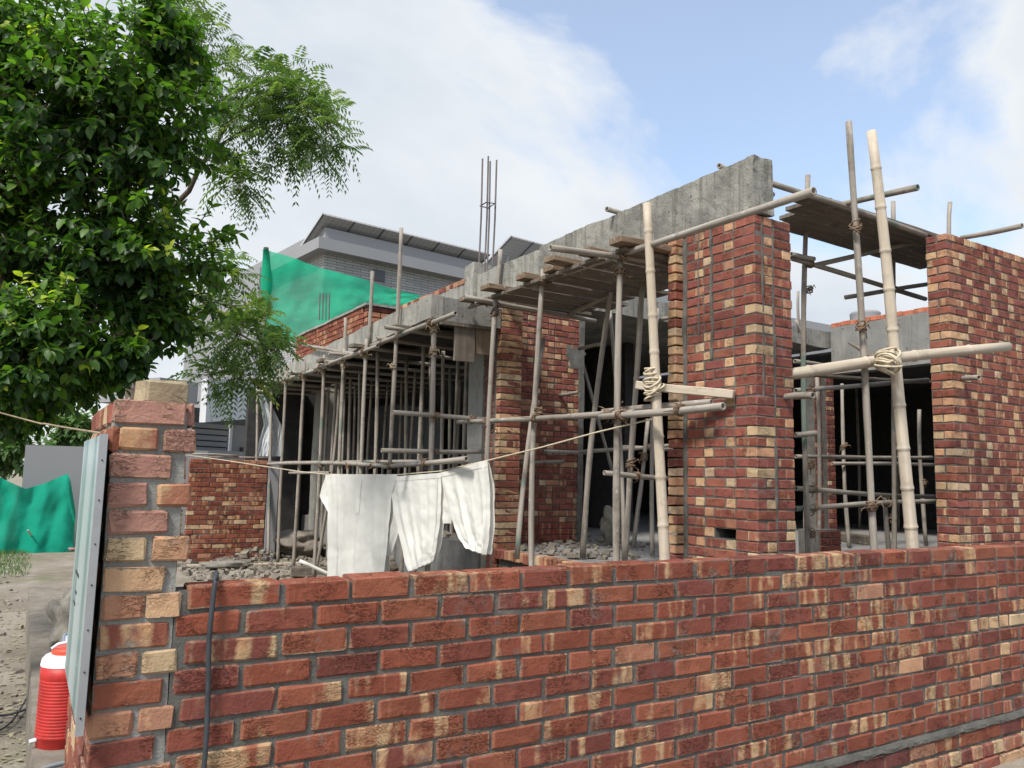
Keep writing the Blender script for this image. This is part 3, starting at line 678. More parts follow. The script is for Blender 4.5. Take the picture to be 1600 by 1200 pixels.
# --- bamboo
BAM = dict(mat='bamboo', bamboo=.36, name='bamboo_pole', cat='bamboo pole', bend=.006, n=14)
bbl = P2((1011, 318, XA), (1038, 875, ('X', 4.62)), .042, .054, 'thick upright bamboo in front of the dark opening, left of the tall pillar', 0., **BAM)
bbr = P2((1361, 205, ('Y', 4.22)), (1422, 856, ('Y', 4.22)), .047, .064, 'thick leaning bamboo pole tied with a rope knot, before the right opening', 0., **BAM)
A = onY(1213, 588, 4.47); A = Vector((A.x, 4.60, A.z)); B = onY(1574, 541, 3.96)
bh = pole_obj('bamboo_pole', A, B, .058, .052, 'bamboo', 'horizontal bamboo sticking out of the pillar towards the right wall', 'bamboo pole', None, .008, (), .62, 'tie', 14)
# rope knots
def coil(name, c, axis, r, turns, thick, label, mat='rope_pale', spread=.10, cross=None):
    parts = []; axis = Vector(axis).normalized(); rg = random.Random(5 + turns)
    for k in range(turns):
        ax = (axis + Vector((rg.uniform(-.4, .4), rg.uniform(-.4, .4), rg.uniform(-.25, .25)))).normalized(); s = ax.orthogonal().normalized(); u = ax.cross(s); cc_ = c + axis * rg.uniform(-spread, spread); rr = r * rg.uniform(1.02, 1.18)
        parts.append(tube([cc_ + (s * math.cos(a * .3927) + u * math.sin(a * .3927)) * rr for a in range(17)], [thick] * 17, 6, False, False))
    if cross:
        for k in range(cross):
            ax = Vector((rg.uniform(-1, 1), rg.uniform(-.3, .3), rg.uniform(-1, 1))).normalized(); s = ax.orthogonal().normalized(); u = ax.cross(s); rr = r * rg.uniform(1.25, 1.6); cc_ = c + Vector((rg.uniform(-.03, .03), -.03, rg.uniform(-.05, .05)))
            parts.append(tube([cc_ + (s * math.cos(a * .3927) + u * math.sin(a * .3927)) * rr for a in range(17)], [thick] * 17, 6, False, False))
    v, f = merge(parts); o = mesh_obj(name, rel(v, c), f, M[mat], None, True, c); return tag(o, label, 'rope')
coil('rope_knot', onY(1383, 566, 4.15), (.2, 0, 1), .072, 8, .010, 'pale rope knot binding the two bamboos before the right opening', spread=.11, cross=4)
dirb = (Vector(bbl.matrix_basis.to_quaternion() @ Vector((0, 0, 1))))
coil('rope_coil', onX(1018, 582, 4.61), dirb, .056, 4, .009, 'upper pale rope coil on the left upright bamboo', spread=.045)
coil('rope_coil', onX(1019, 605, 4.61), dirb, .062, 5, .010, 'pale rope binding the squared timber to the left bamboo', spread=.10, cross=3)
# squared timber
def plank(name, p0, p1, wd, th, mat, label, cat='plank', up=(0, 0, 1), amp=.006, group=None):
    p0 = Vector(p0); p1 = Vector(p1); d = p1 - p0; Ln = d.length; z = d.normalized(); u = Vector(up); x = u.cross(z).normalized(); y = z.cross(x)
    v, f = rough_box(-wd / 2, wd / 2, -th / 2, th / 2, 0, Ln, .12, amp, random.uniform(0, 50), min(th, wd) * .10); o = mesh_obj(name, v, f, M[mat]); m = Matrix((x, y, z)).transposed().to_4x4(); o.matrix_basis = Matrix.Translation(p0) @ m
    return tag(o, label, cat, group)
plank('squared_timber', onX(995, 602, 4.70), onX(1147, 617, 5.08), .07, .075, 'bamboo', 'pale squared timber tied behind the left bamboo', 'timber')

# --- front-left scaffold
P2((1272, 298, XA), (733, 479, XA), .040, .038, 'long sloping-looking ledger pole in front of the concrete beam', bend=.002, lash=(.41, .66, .93))
A = onY(860, 387, 5.62); B = onY(1046, 413, 5.62)
pole_obj('scaffold_pole', A, B, .038, .038, 'pole', 'cross pole under the plank ends, running into the tall pillar', bend=.003)
pole_obj('scaffold_pole', onY(725, 464, 8.0), onY(931, 502, 8.0), .038, .038, 'pole', 'cross pole before the rear brick pillar, ending over the dark room', bend=.004)
P2((849, 421, ('X', 4.64)), (835, 880, ('X', 4.64)), .036, .042, 'straight upright pole in front of the rough cross wall', 0., lash=(.97, .60))
P2((969, 404, ('X', 4.64)), (966, 876, ('X', 4.64)), .038, .046, 'upright pole with green paint patch left of the left bamboo', 0., lash=(.965, .62))
P2((774, 470, ('X', 4.56)), (757, 880, ('X', 4.56)), .036, .042, 'upright pole before the shaded narrow pillar by the trousers', 0., lash=(.965, .60))
P2((850, 530, ('Y', 8.2)), (809, 862, ('Y', 7.6)), .034, .040, 'leaning prop against the rough cross wall', FL)
P2((956, 446, ('Y', 6.9)), (910, 870, ('Y', 7.4)), .036, .046, 'slanting prop with brown and green lower half by the dark room', FL)
P2((953, 486, ('Y', 7.7)), (976, 872, ('Y', 7.0)), .028, .034, 'thin prop crossing behind the green patched pole', FL)
P2((1004, 440, ('Y', 6.3)), (976, 874, ('Y', 6.9)), .038, .044, 'leaning square-looking prop just left of the left bamboo', FL, lash=(.36,))
P2((1013, 655, ('Y', 8.2)), (990, 856, ('Y', 8.2)), .034, .040, 'slim brown prop in the room beside the cement sack', FL, lash=(.7,))
P2((903, 540, ('Y', 10.2)), (958, 740, ('Y', 10.2)), .034, .034, 'dark diagonal brace inside the room behind the cross wall', None)
P2((910, 520, ('Y', 10.6)), (905, 850, ('Y', 10.6)), .04, .04, 'dark upright prop at the edge of the cross wall', FL)
# ledgers at chest height
P2((716, 660, ('X', 4.52)), (990, 645, ('X', 4.52)), .035, .038, 'long level ledger pole crossing behind the clothes line', bend=.006, lash=(.22, .52, .9))
P2((938, 651, ('X', 4.47)), (1130, 635, ('X', 4.47)), .037, .043, 'ledger pole with open end before the tall pillar', bend=.003, lash=(.2, .70))
P2((942, 643, ('X', 4.78)), (1112, 628, ('X', 4.95)), .038, .04, 'ledger pole just under the squared timber, touching the pillar', bend=.003)
P2((614, 644, ('Y', 8.35)), (766, 656, ('Y', 8.35)), .036, .036, 'upper short rail reaching left from the rear pillar', bend=.003, lash=(.43, .8))
P2((596, 704, ('Y', 8.45)), (757, 706, ('Y', 8.45)), .036, .036, 'lower short rail reaching left from the rear pillar', bend=.003, lash=(.5,))
P2((849, 705, ('Y', 9.1)), (921, 707, ('Y', 9.1)), .034, .034, 'short rail before the cross wall, ending over the dark room', bend=.003)
P2((812, 724, ('Y', 9.2)), (880, 721, ('Y', 9.2)), .034, .034, 'stub of dark pole across the rough cross wall', bend=.003)
P2((875, 618, ('Y', 9.3)), (904, 613, ('Y', 8.9)), .032, .032, 'pole stub sticking out of the cross wall', bend=.0)
P2((944, 739, ('Y', 6.6)), (1046, 748, ('Y', 6.6)), .037, .037, 'rail with lashing between the props and the pillar', bend=.002, lash=(.5,))
P2((905, 706, ('Y', 8.9)), (1050, 696, ('Y', 8.2)), .036, .036, 'dark rail deep behind the left bamboo', bend=.003, lash=(.75,))
P2((965, 698, ('Y', 8.6)), (1050, 702, ('Y', 8.6)), .036, .036, 'second dark rail deep behind the left bamboo', bend=.003)
P2((905, 545, ('Y', 8.3)), (944, 537, ('Y', 7.2)), .03, .03, 'short pale rail leaving the edge of the cross wall', bend=.002)
P2((1028, 500, ('Y', 7.4)), (1048, 496, ('Y', 7.2)), .03, .03, 'short rail stub left of the tall pillar below the slab', bend=.0)
P2((1027, 482, ('Y', 7.3)), (1023, 700, ('Y', 7.3)), .032, .036, 'slim upright hidden behind the left bamboo', FL)
# planks resting on the ledger and the beam
pl = [(961, 370, 'pointed rough plank highest on the ledger beside the left bamboo'), (911, 387, 'short rough plank second from the left bamboo'), (857, 399, 'upper of the two planks under the cross pole end'), (856, 414, 'orange-brown plank below the cross pole end'), (812, 427, 'thick stub plank above the straight upright pole'), (757, 443, 'split plank near the concrete column stub'), (722, 461, 'lowest rough plank at the ledger end over the porch corner')]
for i, (x, y, lb) in enumerate(pl):
    e = onZ(x, y + 5, 3.85); ln = (5.11 - e.x)
    plank('scaffold_plank', e, (5.11, e.y + random.uniform(-.05, .05), 3.855), random.uniform(.17, .22), random.uniform(.055, .075), 'plank', lb, amp=.010)
dk = [(5.62, .30), (5.98, .31), (6.33, .30), (6.68, .31), (7.05, .3), (7.42, .31), (7.78, .30), (8.15, .31)]
for i, (y, wd) in enumerate(dk):
    plank('scaffold_plank', (4.52, y, 3.785), (5.9 + .2 * (i % 2), y + .04, 3.80), wd, .04, 'board', ['dark deck board nearest the tall pillar seen from below', 'dark deck board under the second plank', 'dark deck board in the middle of the left platform', 'dark deck board under the stub plank', 'dark deck board near the rear pillar', 'dark deck board at the far end of the left platform', 'dark deck board beside the rear pillar top', 'last dark deck board of the left platform'][i], group='deck boards of the left platform')
P2((888, 492, ('X', 5.6)), (1042, 418, ('X', 5.6)), .036, .036, 'dark bearer pole under the left platform boards', bend=.003)
# poles lying across the beam top
for (x, y, yb, lb) in ((1123, 259, 4.94, 'pole end poking over the beam near its right end'), (948, 326, 6.35, 'pole end poking over the middle of the beam')):
    e = onY(x, y, yb); pole_obj('scaffold_pole', (e.x, yb, e.z), (6.1, yb + .15, 4.515), .036, .036, 'pole', lb, bend=.0)
P2((782, 390, ('X', 5.06)), (777, 462, ('X', 5.06)), .036, .036, 'square post standing against the beam by the starter bars', None, bend=.0)

# --- right scaffold in the opening
P2((1327, 190, ('Y', 4.36)), (1366, 858, ('Y', 4.36)), .037, .043, 'tall thin pole in the right opening, taller than the bamboo', 0., lash=(.30, .615, .80))
P2((1262, 274, ('Y', 5.5)), (1268, 858, ('Y', 5.5)), .034, .037, 'upright pole right beside the tall pillar in the opening', 0., lash=(.13, .23, .37, .52, .74))
P2((1276, 590, ('Y', 6.4)), (1278, 815, ('Y', 6.4)), .032, .032, 'short prop standing on the stacked bricks in the opening', FL)
P2((1395, 315, ('Y', 5.6)), (1396, 790, ('Y', 5.6)), .034, .036, 'upright pole hidden behind the leaning bamboo', 0., lash=(.25, .69))
P2((1382, 774, ('Y', 6.0)), (1388, 858, ('Y', 6.0)), .034, .04, 'stubby short post below the rails in the right opening', FL - .02)
P2((1436, 640, ('Y', 7.2)), (1447, 845, ('Y', 7.2)), .036, .04, 'prop close to the right brick wall in the dark opening', FL, lash=(.45,))
P2((1316, 600, ('Y', 7.8)), (1326, 838, ('Y', 7.4)), .034, .038, 'leaning prop beside the brick column in the opening', FL, lash=(.6,))
P2((1484, 316, ('Y', 5.3)), (1484, 400, ('Y', 5.3)), .034, .034, 'pole top rising behind the right brick wall', None)
P2((1247, 455, ('Y', 8.8)), (1249, 520, ('Y', 8.8)), .03, .03, 'small far post standing on the rear slab', None)
P2((1204, 286, ('Y', 4.75)), (1446, 368, ('Y', 4.75)), .036, .036, 'rail along the outer edge of the right plank platform', bend=.003)
P2((1228, 338, ('Y', 5.45)), (1434, 293, ('Y', 4.0)), .036, .04, 'cross pole under the right platform pointing to the camera', bend=.003, lash=(.40,))
P2((1236, 403, ('Y', 5.45)), (1446, 467, ('Y', 5.45)), .036, .036, 'lower rail sloping below the right plank platform', bend=.003, lash=(.12, .74))
P2((1236, 397, ('Y', 5.4)), (1272, 405, ('Y', 5.4)), .034, .034, 'short rail stub right of the tall pillar', bend=.0)
P2((1276, 414, ('Y', 5.6)), (1450, 374, ('Y', 5.0)), .036, .036, 'cross pole carrying the near end of the platform boards', bend=.003)
P2((1320, 465, ('Y', 5.8)), (1450, 444, ('Y', 5.2)), .034, .034, 'short cross pole touching the right wall below the platform', bend=.003)
P2((1502, 372, ('Y', 4.66)), (1597, 353, ('Y', 4.0)), .036, .036, 'pole lying on top of the right brick wall', bend=.002)
P2((1243, 611, ('Y', 5.65)), (1450, 594, ('Y', 5.65)), .036, .036, 'upper horizontal rail across the right opening', bend=.003, lash=(.1,))
P2((1242, 564, ('Y', 6.2)), (1300, 573, ('Y', 6.2)), .034, .034, 'short dark rail in the corner of the right opening', bend=.0)
P2((1243, 680, ('Y', 5.5)), (1276, 677, ('Y', 5.4)), .036, .036, 'rail stub lashed to the pole beside the pillar', bend=.0)
P2((1243, 713, ('Y', 6.6)), (1456, 715, ('Y', 6.6)), .034, .036, 'upper of the twin middle rails in the right opening', bend=.003)
P2((1300, 724, ('Y', 7.6)), (1458, 726, ('Y', 7.3)), .034, .034, 'lower of the twin middle rails in the right opening', bend=.002)
P2((1243, 763, ('Y', 5.62)), (1460, 776, ('Y', 6.1)), .037, .034, 'rail with a thick end low in the right opening', bend=.003, lash=(.1,))
P2((1243, 795, ('Y', 5.6)), (1460, 783, ('Y', 5.6)), .036, .036, 'lowest horizontal rail across the right opening', bend=.003, lash=(.12, .64))
P2((1214, 622, ('Y', 4.6)), (1271, 617, ('Y', 4.15)), .042, .040, 'short hollow pole stub sticking out of the tall pillar', bend=.0)
P2((1493, 592, ('Y', 4.55)), (1530, 590, ('Y', 4.2)), .034, .034, 'short pole stub sticking out of the right wall', bend=.0)
P2((1243, 500, ('Y', 8.6)), (1258, 531, ('Y', 8.6)), .03, .03, 'dark diagonal strut under the rear slab corner', None, bend=.0)
# right platform boards
qa = [onZ(1218, 334, 4.02), onZ(1272, 305, 4.02)]
for i in range(4):
    yb = 4.86 + i * .215
    plank('platform_board', (6.22 + .17 * i, yb, 4.455), (9.5, yb + .02, 4.44), .212, .045, 'board', ['front board of the high plank platform by the pillar top', 'second board of the high plank platform', 'third board of the high plank platform', 'rear board of the high plank platform'][i], amp=.005)
plank('broken_formwork_board', onY(1330, 536, 7.4), onY(1372, 562, 6.8), .12, .03, 'board', 'dark board hanging aslant in front of the grey side beam')
plank('lintel_board', onY(1235, 620 - 35, 6.9), onY(1450, 597, 6.9), .16, .03, 'board', 'flat board lying on the upper rail of the right opening')

# --- porch props and rails
XQ = ('X', 4.02)
por = [((402, 598), (400, 745), .036, 'first prop at the far left end of the porch'), ((425, 590), (419, 860), .036, 'second prop from the far end of the porch, brownish'), ((448, 575), (434, 872), .038, 'third prop from the far end of the porch'),
       ((476, 567), (459, 878), .038, 'fourth prop from the far end of the porch'), ((507, 555), (491, 886), .038, 'fifth prop from the far end of the porch'), ((538, 545), (524, 880), .038, 'sixth porch prop, greenish, behind the shirt'),
       ((573, 530), (560, 880), .038, 'seventh porch prop behind the hung shirt'), ((627, 356), (597, 880), .036, 'tallest porch pole, rising well above the roof edge'), ((678, 500), (667, 880), .041, 'thick corner prop of the porch with rope knots')]
for i, (a, b_, r_, lb) in enumerate(por):
    P2((a[0], a[1], XQ), (b_[0], b_[1], XQ), r_ * .95, r_ * 1.05, lb, 0., lash=((.97, .89) if i == 8 else (.93,)) if i != 7 else (.62,), group=None, bend=.004, lmat='rope')
P2((531, 610, ('X', 4.5)), (497, 868, ('X', 4.3)), .032, .036, 'slanting prop crossing behind the porch poles', 0.)
P2((582, 424, ('X', 4.05)), (576, 545, ('X', 4.05)), .034, .034, 'post top rising over the porch edge beside the tallest pole', None, bend=0.)
P2((540, 497, ('X', 4.05)), (538, 560, ('X', 4.05)), .034, .034, 'short post top over the porch edge near the brick stacks', None, bend=0.)
P2((712, 489, ('X', 3.98)), (580, 540, ('X', 3.98)), .038, .036, 'porch ledger pole with open end at the near corner', bend=.003, lash=(.25,))
P2((590, 540, ('X', 3.96)), (492, 576, ('X', 3.96)), .036, .036, 'middle porch ledger pole', bend=.003, lash=(.2, .9))
P2((512, 572, ('X', 3.99)), (402, 603, ('X', 3.99)), .038, .036, 'far porch ledger pole under the leaves', bend=.003, lash=(.3, .62, .97), lmat='rope')
P2((474, 539, ('X', 4.04)), (555, 553, ('X', 4.04)), .036, .034, 'loose pole lying aslant along the porch edge', bend=.002)
P2((414, 725, ('X', 3.98)), (612, 728, ('X', 3.98)), .036, .036, 'long low porch rail behind the clothes line', bend=.004, lash=(.55, .75, .9))
P2((600, 729, ('X', 3.95)), (729, 717, ('X', 3.95)), .038, .04, 'near low porch rail with dark open end', bend=.003, lash=(.1, .55))
P2((420, 723, ('X', 4.35)), (729, 722, ('X', 4.6)), .034, .034, 'second low porch rail further inside', bend=.003)
P2((452, 739, ('X', 3.7)), (515, 739, ('X', 3.7)), .026, .026, 'thin short stick below the low porch rail', bend=.0)
inn = [(590, 12.6, 640), (545, 13.6, 700), (690, 10.6, 600), (635, 11.4, 620), (655, 10.2, 560), (725, 9.9, 620), (610, 12.0, 640), (560, 13.2, 660), (702, 12.0, 640), (520, 14.5, 640), (575, 14.6, 640), (660, 13.4, 640), (600, 15.2, 0), (625, 14.2, 0), (642, 12.8, 0), (672, 11.6, 0), (710, 11.0, 0), (715, 13.2, 0), (553, 15.6, 0), (535, 12.9, 0), (585, 11.2, 0), (508, 15.8, 0)]
for i, (x, y, py) in enumerate(inn):
    A = onY(x, 700, y); pole_obj('formwork_prop', (A.x, y, 0), (A.x + random.uniform(-.05, .05), y + random.uniform(-.1, .1), 3.55), .038, .036, 'pole', 'slim wooden prop in the shade deep under the porch slab', 'prop', 'props deep under the porch slab', .006)
for i, (x, y) in enumerate([(1300, 9.9), (1340, 10.6), (1400, 10.2), (1420, 11.5), (1255, 9.8)]):
    A = onY(x, 700, y); pole_obj('formwork_prop', (A.x, y, FL - .02), (A.x, y, 4.2), .04, .038, 'pole', 'slim wooden prop in the black room behind the right opening', 'prop', 'props in the black right room', .006)
for i in range(11):
    y = 9.2 + i * .72; dz = .27 * (y - 8.66) / 8.6
    pole_obj('formwork_bearer', (3.72 + .18 * ((i * 7) % 3), y, 3.535 - dz), (7.1, y + .3, 3.56 - dz * .6), .036, .036, 'pole', 'bearer pole running under the porch slab', 'bearer', 'bearers under the porch slab', .004)
for i in range(5):
    y = 9.0 + i * 1.5; dz = .27 * (y - 8.66) / 8.6
    plank('edge_plank', (3.86, y + .3, 3.56 - dz), (4.9, y + .32, 3.575 - dz), .2, .05, 'board', 'plank stub jutting out under the porch roof edge', group='plank stubs at the porch edge', amp=.01)
# brick stacks on the porch roof
for (x0_, x1_, y0_, y1_, Yb, lb) in ((461, 492, 512, 552, 14.6, 'small red brick pier under the far green net'), (492, 566, 492, 545, 12.4, 'wider red brick pier with grey slab on the porch roof')):
    a = onX(x0_, y1_, 4.3); n_ = 5 if 'wider' in lb else 4; b0 = onX(x1_, y1_, 4.3)
    ye, ys = a.y, b0.y; st = Wall('brick_pier', (4.45, (ye + ys) / 2, 3.6), lb, 'brick pier')
    ztop = onX(x1_ - 30 if 'wider' in lb else x1_, y0_ + 2, 4.3).z
    z = ztop - H
    while z > 3.55:
        y = ys + (.0 if int(z * 100) % 2 else .06)
        while y < ye - .05:
            l = min(BL, ye - y); st.put((4.36, y + l / 2, z + BH / 2), l, BD, BH, math.pi / 2, 'red'); y += l + J
        x = 4.31
        for q in range(2): st.put((x + .115, ys - .05, z + BH / 2), BL, BD, BH, 0, random.choice(['red', 'orange', 'dark'])); x += .24
        z -= H
    st.core(4.33, 4.75, ys - .04, ye, 3.6, ztop - .01, .2, .003)
    v, f = rough_box(4.28, 4.85, ys - .14, ye + .05, ztop, ztop + .035, .2, .01); mesh_obj('cap_slab', rel(v, st.loc), f, M['conc_pale'], st.e); st.done()

# ------------------------------------------------------------------ clothes on the line
PB = onX(1018, 655, 4.55); PL_ = onY(292, 712, 15.3); dv = PL_ - PB; nrm = Vector((dv.y, -dv.x, 0)).normalized()
if nrm.dot(CAM - PB) < 0: nrm = -nrm
def oc_(x, y): return onPl(x, y, PB, nrm)
line = [(1018, 655), (930, 676), (850, 698), (764, 719), (690, 736), (620, 742), (560, 742), (508, 741), (470, 737), (415, 729), (350, 719), (292, 711)]
pts = [oc_(x, y) for x, y in line]
v, f = tube(rel(pts, PB), [.0075] * len(pts), 6); o = mesh_obj('clothes_line', v, f, M['rope_pale'], None, True, PB); tag(o, 'pale clothes rope from the left bamboo across to the screen wall', 'rope')
def garment(name, rows, label, folds, amp, seed, extra=None, back=None):
    """rows: (y, xl, xr) outline in the hanging plane"""
    o0 = oc_((rows[0][1] + rows[0][2]) / 2, rows[-1][0]); parts = []
    for layer in (0, 1):
        nr, nc = 56, 44; vs, fs = [], []; rr = rows if layer == 0 else (back or rows)
        for i in range(nr + 1):
            t = i / nr; 
            k = 0; s = t * (len(rr) - 1); k = min(int(s), len(rr) - 2); u = s - k
            yy = rr[k][0] * (1 - u) + rr[k + 1][0] * u; xl = rr[k][1] * (1 - u) + rr[k + 1][1] * u; xr = rr[k][2] * (1 - u) + rr[k + 1][2] * u
            yl = (rr[k][3] if len(rr[k]) > 3 else 0) * (1 - u) + (rr[k + 1][3] if len(rr[k + 1]) > 3 else 0) * u
            for j in range(nc + 1):
                q = j / nc; x = xl + (xr - xl) * q; P = oc_(x, yy + yl * (q - .5))
                w_ = .25 + .75 * min(1, t * 1.6)
                fa = math.sin(q * math.pi * folds * .8 + seed + t * 1.4 * math.sin(q * 3 + seed)); d = amp * w_ * ((1 - abs(fa)) * 1.2 - .5 + math.sin(q * math.pi * folds * 2.1 + seed * 2 - t * 2.5) * .25)
                d += .014 * w_ * mnoise.noise(Vector((q * 4 + seed, t * 5, layer * 3))) + .007 * (.3 + t) * mnoise.noise(Vector((q * 7 + seed + t * 5, t * 9 - q * 5, layer * 3))) + .004 * mnoise.noise(Vector((q * 17 + seed, t * 21 + q * 9, layer * 3)))
                d += -.05 * layer * min(1, t * 5) + (.012 if layer == 0 else 0)
                vs.append(P + nrm * d - o0)
        for i in range(nr):
            for j in range(nc): a = i * (nc + 1) + j; fs.append((a, a + 1, a + nc + 2, a + nc + 1))
        parts.append((vs, fs))
    v, f = merge(parts); o = mesh_obj(name, v, f, M['cloth'], None, True, o0); tag(o, label, 'clothes')
    def strip(nm, i0, i1, j0, j1, off=.006):
        a_ = parts[0][0]; w1 = nc + 1; vs, fs = [], []
        for i in range(i0, i1 + 1):
            for j in range(j0, j1 + 1): vs.append(a_[i * w1 + j] + nrm * (off if i0 < i < i1 or j0 < j < j1 else off * .7))
        k_ = j1 - j0 + 1
        for i in range(i1 - i0):
            for j in range(j1 - j0): q = i * k_ + j; fs.append((q, q + 1, q + k_ + 1, q + k_))
        mesh_obj(nm, vs, fs, M['cloth'], o, True)
    strip('hem', nr - 3, nr, 0, nc)
    if name == 'tunic': strip('placket', 3, 20, 19, 23, .008); strip('side_seam', 0, nr - 3, 5, 7, .005)
    else: strip('waistband', 0, 3, 0, nc, .005); strip('side_seam', 3, nr - 3, nc - 5, nc - 3, .006)
    if extra:
        nm, rows2, sd_ = extra; vs, fs = [], []; nr, nc = 12, 10
        for i in range(nr + 1):
            t = i / nr; s = t * (len(rows2) - 1); k = min(int(s), len(rows2) - 2); u = s - k
            yy, xl, xr = (rows2[k][m_] * (1 - u) + rows2[k + 1][m_] * u for m_ in range(3))
            for j in range(nc + 1):
                q = j / nc; vs.append(oc_(xl + (xr - xl) * q, yy) + nrm * (-.02 + .02 * math.sin(q * 4 + sd_) + .015 * mnoise.noise(Vector((q * 4, t * 5, sd_)))) - o0)
        for i in range(nr):
            for j in range(nc): a = i * (nc + 1) + j; fs.append((a, a + 1, a + nc + 2, a + nc + 1))
        mesh_obj(nm, vs, fs, M['cloth'], o, True)
    return o
garment('tunic', [(741, 509, 622), (775, 513, 613), (810, 513, 611), (850, 512, 609), (880, 512, 606), (930, 512, 600)], 'long white tunic hanging on the line, leftmost garment', 6, .042, 1.3, ('sleeve', [(742, 508, 516), (758, 504, 516), (775, 499, 516), (783, 503, 516), (800, 512, 516)], 2.))
garment('trousers', [(742, 611, 690, -6), (770, 613, 691, -4), (800, 617, 690), (835, 626, 686), (865, 634, 682, -12), (885, 641, 678, -16)], 'loose white trousers hanging in the middle of the line', 6, .026, 4.1, ('leg', [(744, 612, 622), (780, 613, 620), (810, 614, 621), (830, 608, 619), (850, 604, 613), (868, 602, 606)], 1.))
garment('trousers', [(729, 689, 763, -20), (760, 694, 766, -8), (790, 702, 766), (820, 711, 765), (845, 721, 762, 6), (862, 731, 760, 10)], 'white trousers at the right end of the line', 5, .026, 2.4, ('leg', [(742, 686, 700), (780, 687, 704), (800, 688, 707), (818, 690, 704)], 3.))

# ------------------------------------------------------------------ left side: sign, kerb, cooler, flask, sack, cables
sg = empty('sign_board', (.17, 3.2, .9), 'teal striped sign board in an aluminium frame fixed beside the gate pillar', 'sign')
v, f = boxd(.184, .188, 2.705, 3.45, .93, 1.775); mesh_obj('sign_panel', rel(v, sg.location), f, M['sign'], sg)
v, f = rough_box(.184, .206, 2.685, 2.703, .90, 1.78, .2, .0012); fr = mesh_obj('frame_strip', rel(v, sg.location), f, M['alu'], sg)
v, f = boxd(.189, .206, 2.72, 3.45, 1.755, 1.778); mesh_obj('frame_strip', rel(v, sg.location), f, M['alu'], sg)
v, f = rough_box(.192, .214, 2.76, 3.43, .95, 1.74, .2, .001); mesh_obj('backing', rel(v, sg.location), f, M['black'], sg)
for z in (.95, 1.08, 1.2, 1.33, 1.45, 1.58, 1.70):
    v, f = tube([(.195, 2.6825, z), (.195, 2.686, z)], [.0028, .0028], 6); mesh_obj('screw', rel(v, sg.location), f, M['black'], sg)
for (za, zc, y0_, y1_) in ((1.30, 1.312, 3.10, 3.28), (1.24, 1.25, 3.14, 3.2), (1.20, 1.208, 3.16, 3.26)):
    v, f = boxd(.1825, .1835, y0_, y1_, za, zc); mesh_obj('print_mark', rel(v, sg.location), f, M['black'], sg)
kb = conc('concrete_kerb', (.135, .44, 3.75, 10.4, -.05, .34), 'stone', 'long pale concrete ledge behind the gate pillar at left', 'ledge', .18, .012, 31)
conc('kerb_block', (.19, .50, 3.72, 4.42, -.05, .20), 'conc_pale', 'low broken concrete block in front of the ledge', 'block', .12, .014, 33) if False else None
# water cooler
CO = Vector((.258, 4.55, .335)); wc = empty('water_cooler', CO, 'red ribbed water cooler with white shoulder on the ledge', 'cooler')
def lathe(prof, n=36): 
    vs, fs = [], []
    for r_, z in prof:
        for j in range(n): a = 2 * math.pi * j / n; vs.append((r_ * math.cos(a), r_ * math.sin(a), z))
    for i in range(len(prof) - 1):
        for j in range(n): fs.append((i * n + j, i * n + (j + 1) % n, (i + 1) * n + (j + 1) % n, (i + 1) * n + j))
    fs.append(tuple(range(n))); fs.append(tuple((len(prof) - 1) * n + j for j in range(n))); return vs, fs
pf = [(.100, 0), (.106, .008), (.108, .05), (.1115, .054)]
z = .056
for i in range(18):
    pf += [(.1115, z), (.1122, z + .003), (.1122, z + .008), (.1103, z + .010), (.1103, z + .0115)]; z += .0155
pf += [(.1125, z + .002), (.1125, z + .062)]
ztp = z + .062
v, f = lathe(pf); mesh_obj('body', v, f, M['red'], wc, True)
v, f = lathe([(.1135, ztp), (.1135, ztp + .012), (.110, ztp + .030), (.098, ztp + .046), (.075, ztp + .052)]); mesh_obj('shoulder', v, f, M['white'], wc, True)
v, f = lathe([(.072, ztp + .050), (.074, ztp + .054), (.074, ztp + .076), (.070, ztp + .080)]); lid = mesh_obj('lid', v, f, M['redl'], wc, True)
v, f = tube([(-.075, -.02, .0), (-.05, -.02, .02), (-.01, -.02, .026), (.03, -.02, .018)], [.007, .008, .008, .006], 8); mesh_obj('pull_tab', [Vector(a) + Vector((0, 0, ztp + .082)) for a in v], f, M['white'], lid, True)
v, f = rough_box(-.0, .09, -.150, -.095, ztp - .052, ztp - .022, .02, .001, 0, .006); mesh_obj('handle', v, f, M['redl'], wc, True)
v, f = tube([(-.108, -.03, .045), (-.128, -.04, .045), (-.134, -.042, .03)], [.010, .010, .008], 8); mesh_obj('tap', v, f, M['white'], wc, True)
wc.scale = (1.06, 1.06, .96)
# steel flask behind
fo = onZ(104, 1000, .34); FO = Vector((.30, 5.15, .34)); v, f = lathe([(.052, 0), (.055, .006), (.055, .30), (.060, .302), (.060, .312), (.055, .314), (.055, .345), (.060, .347), (.060, .357), (.053, .36), (.05, .40), (.042, .41)], 28); o = mesh_obj('steel_flask', v, f, M['steel'], None, True, FO); tag(o, 'polished steel flask standing behind the red cooler', 'flask')
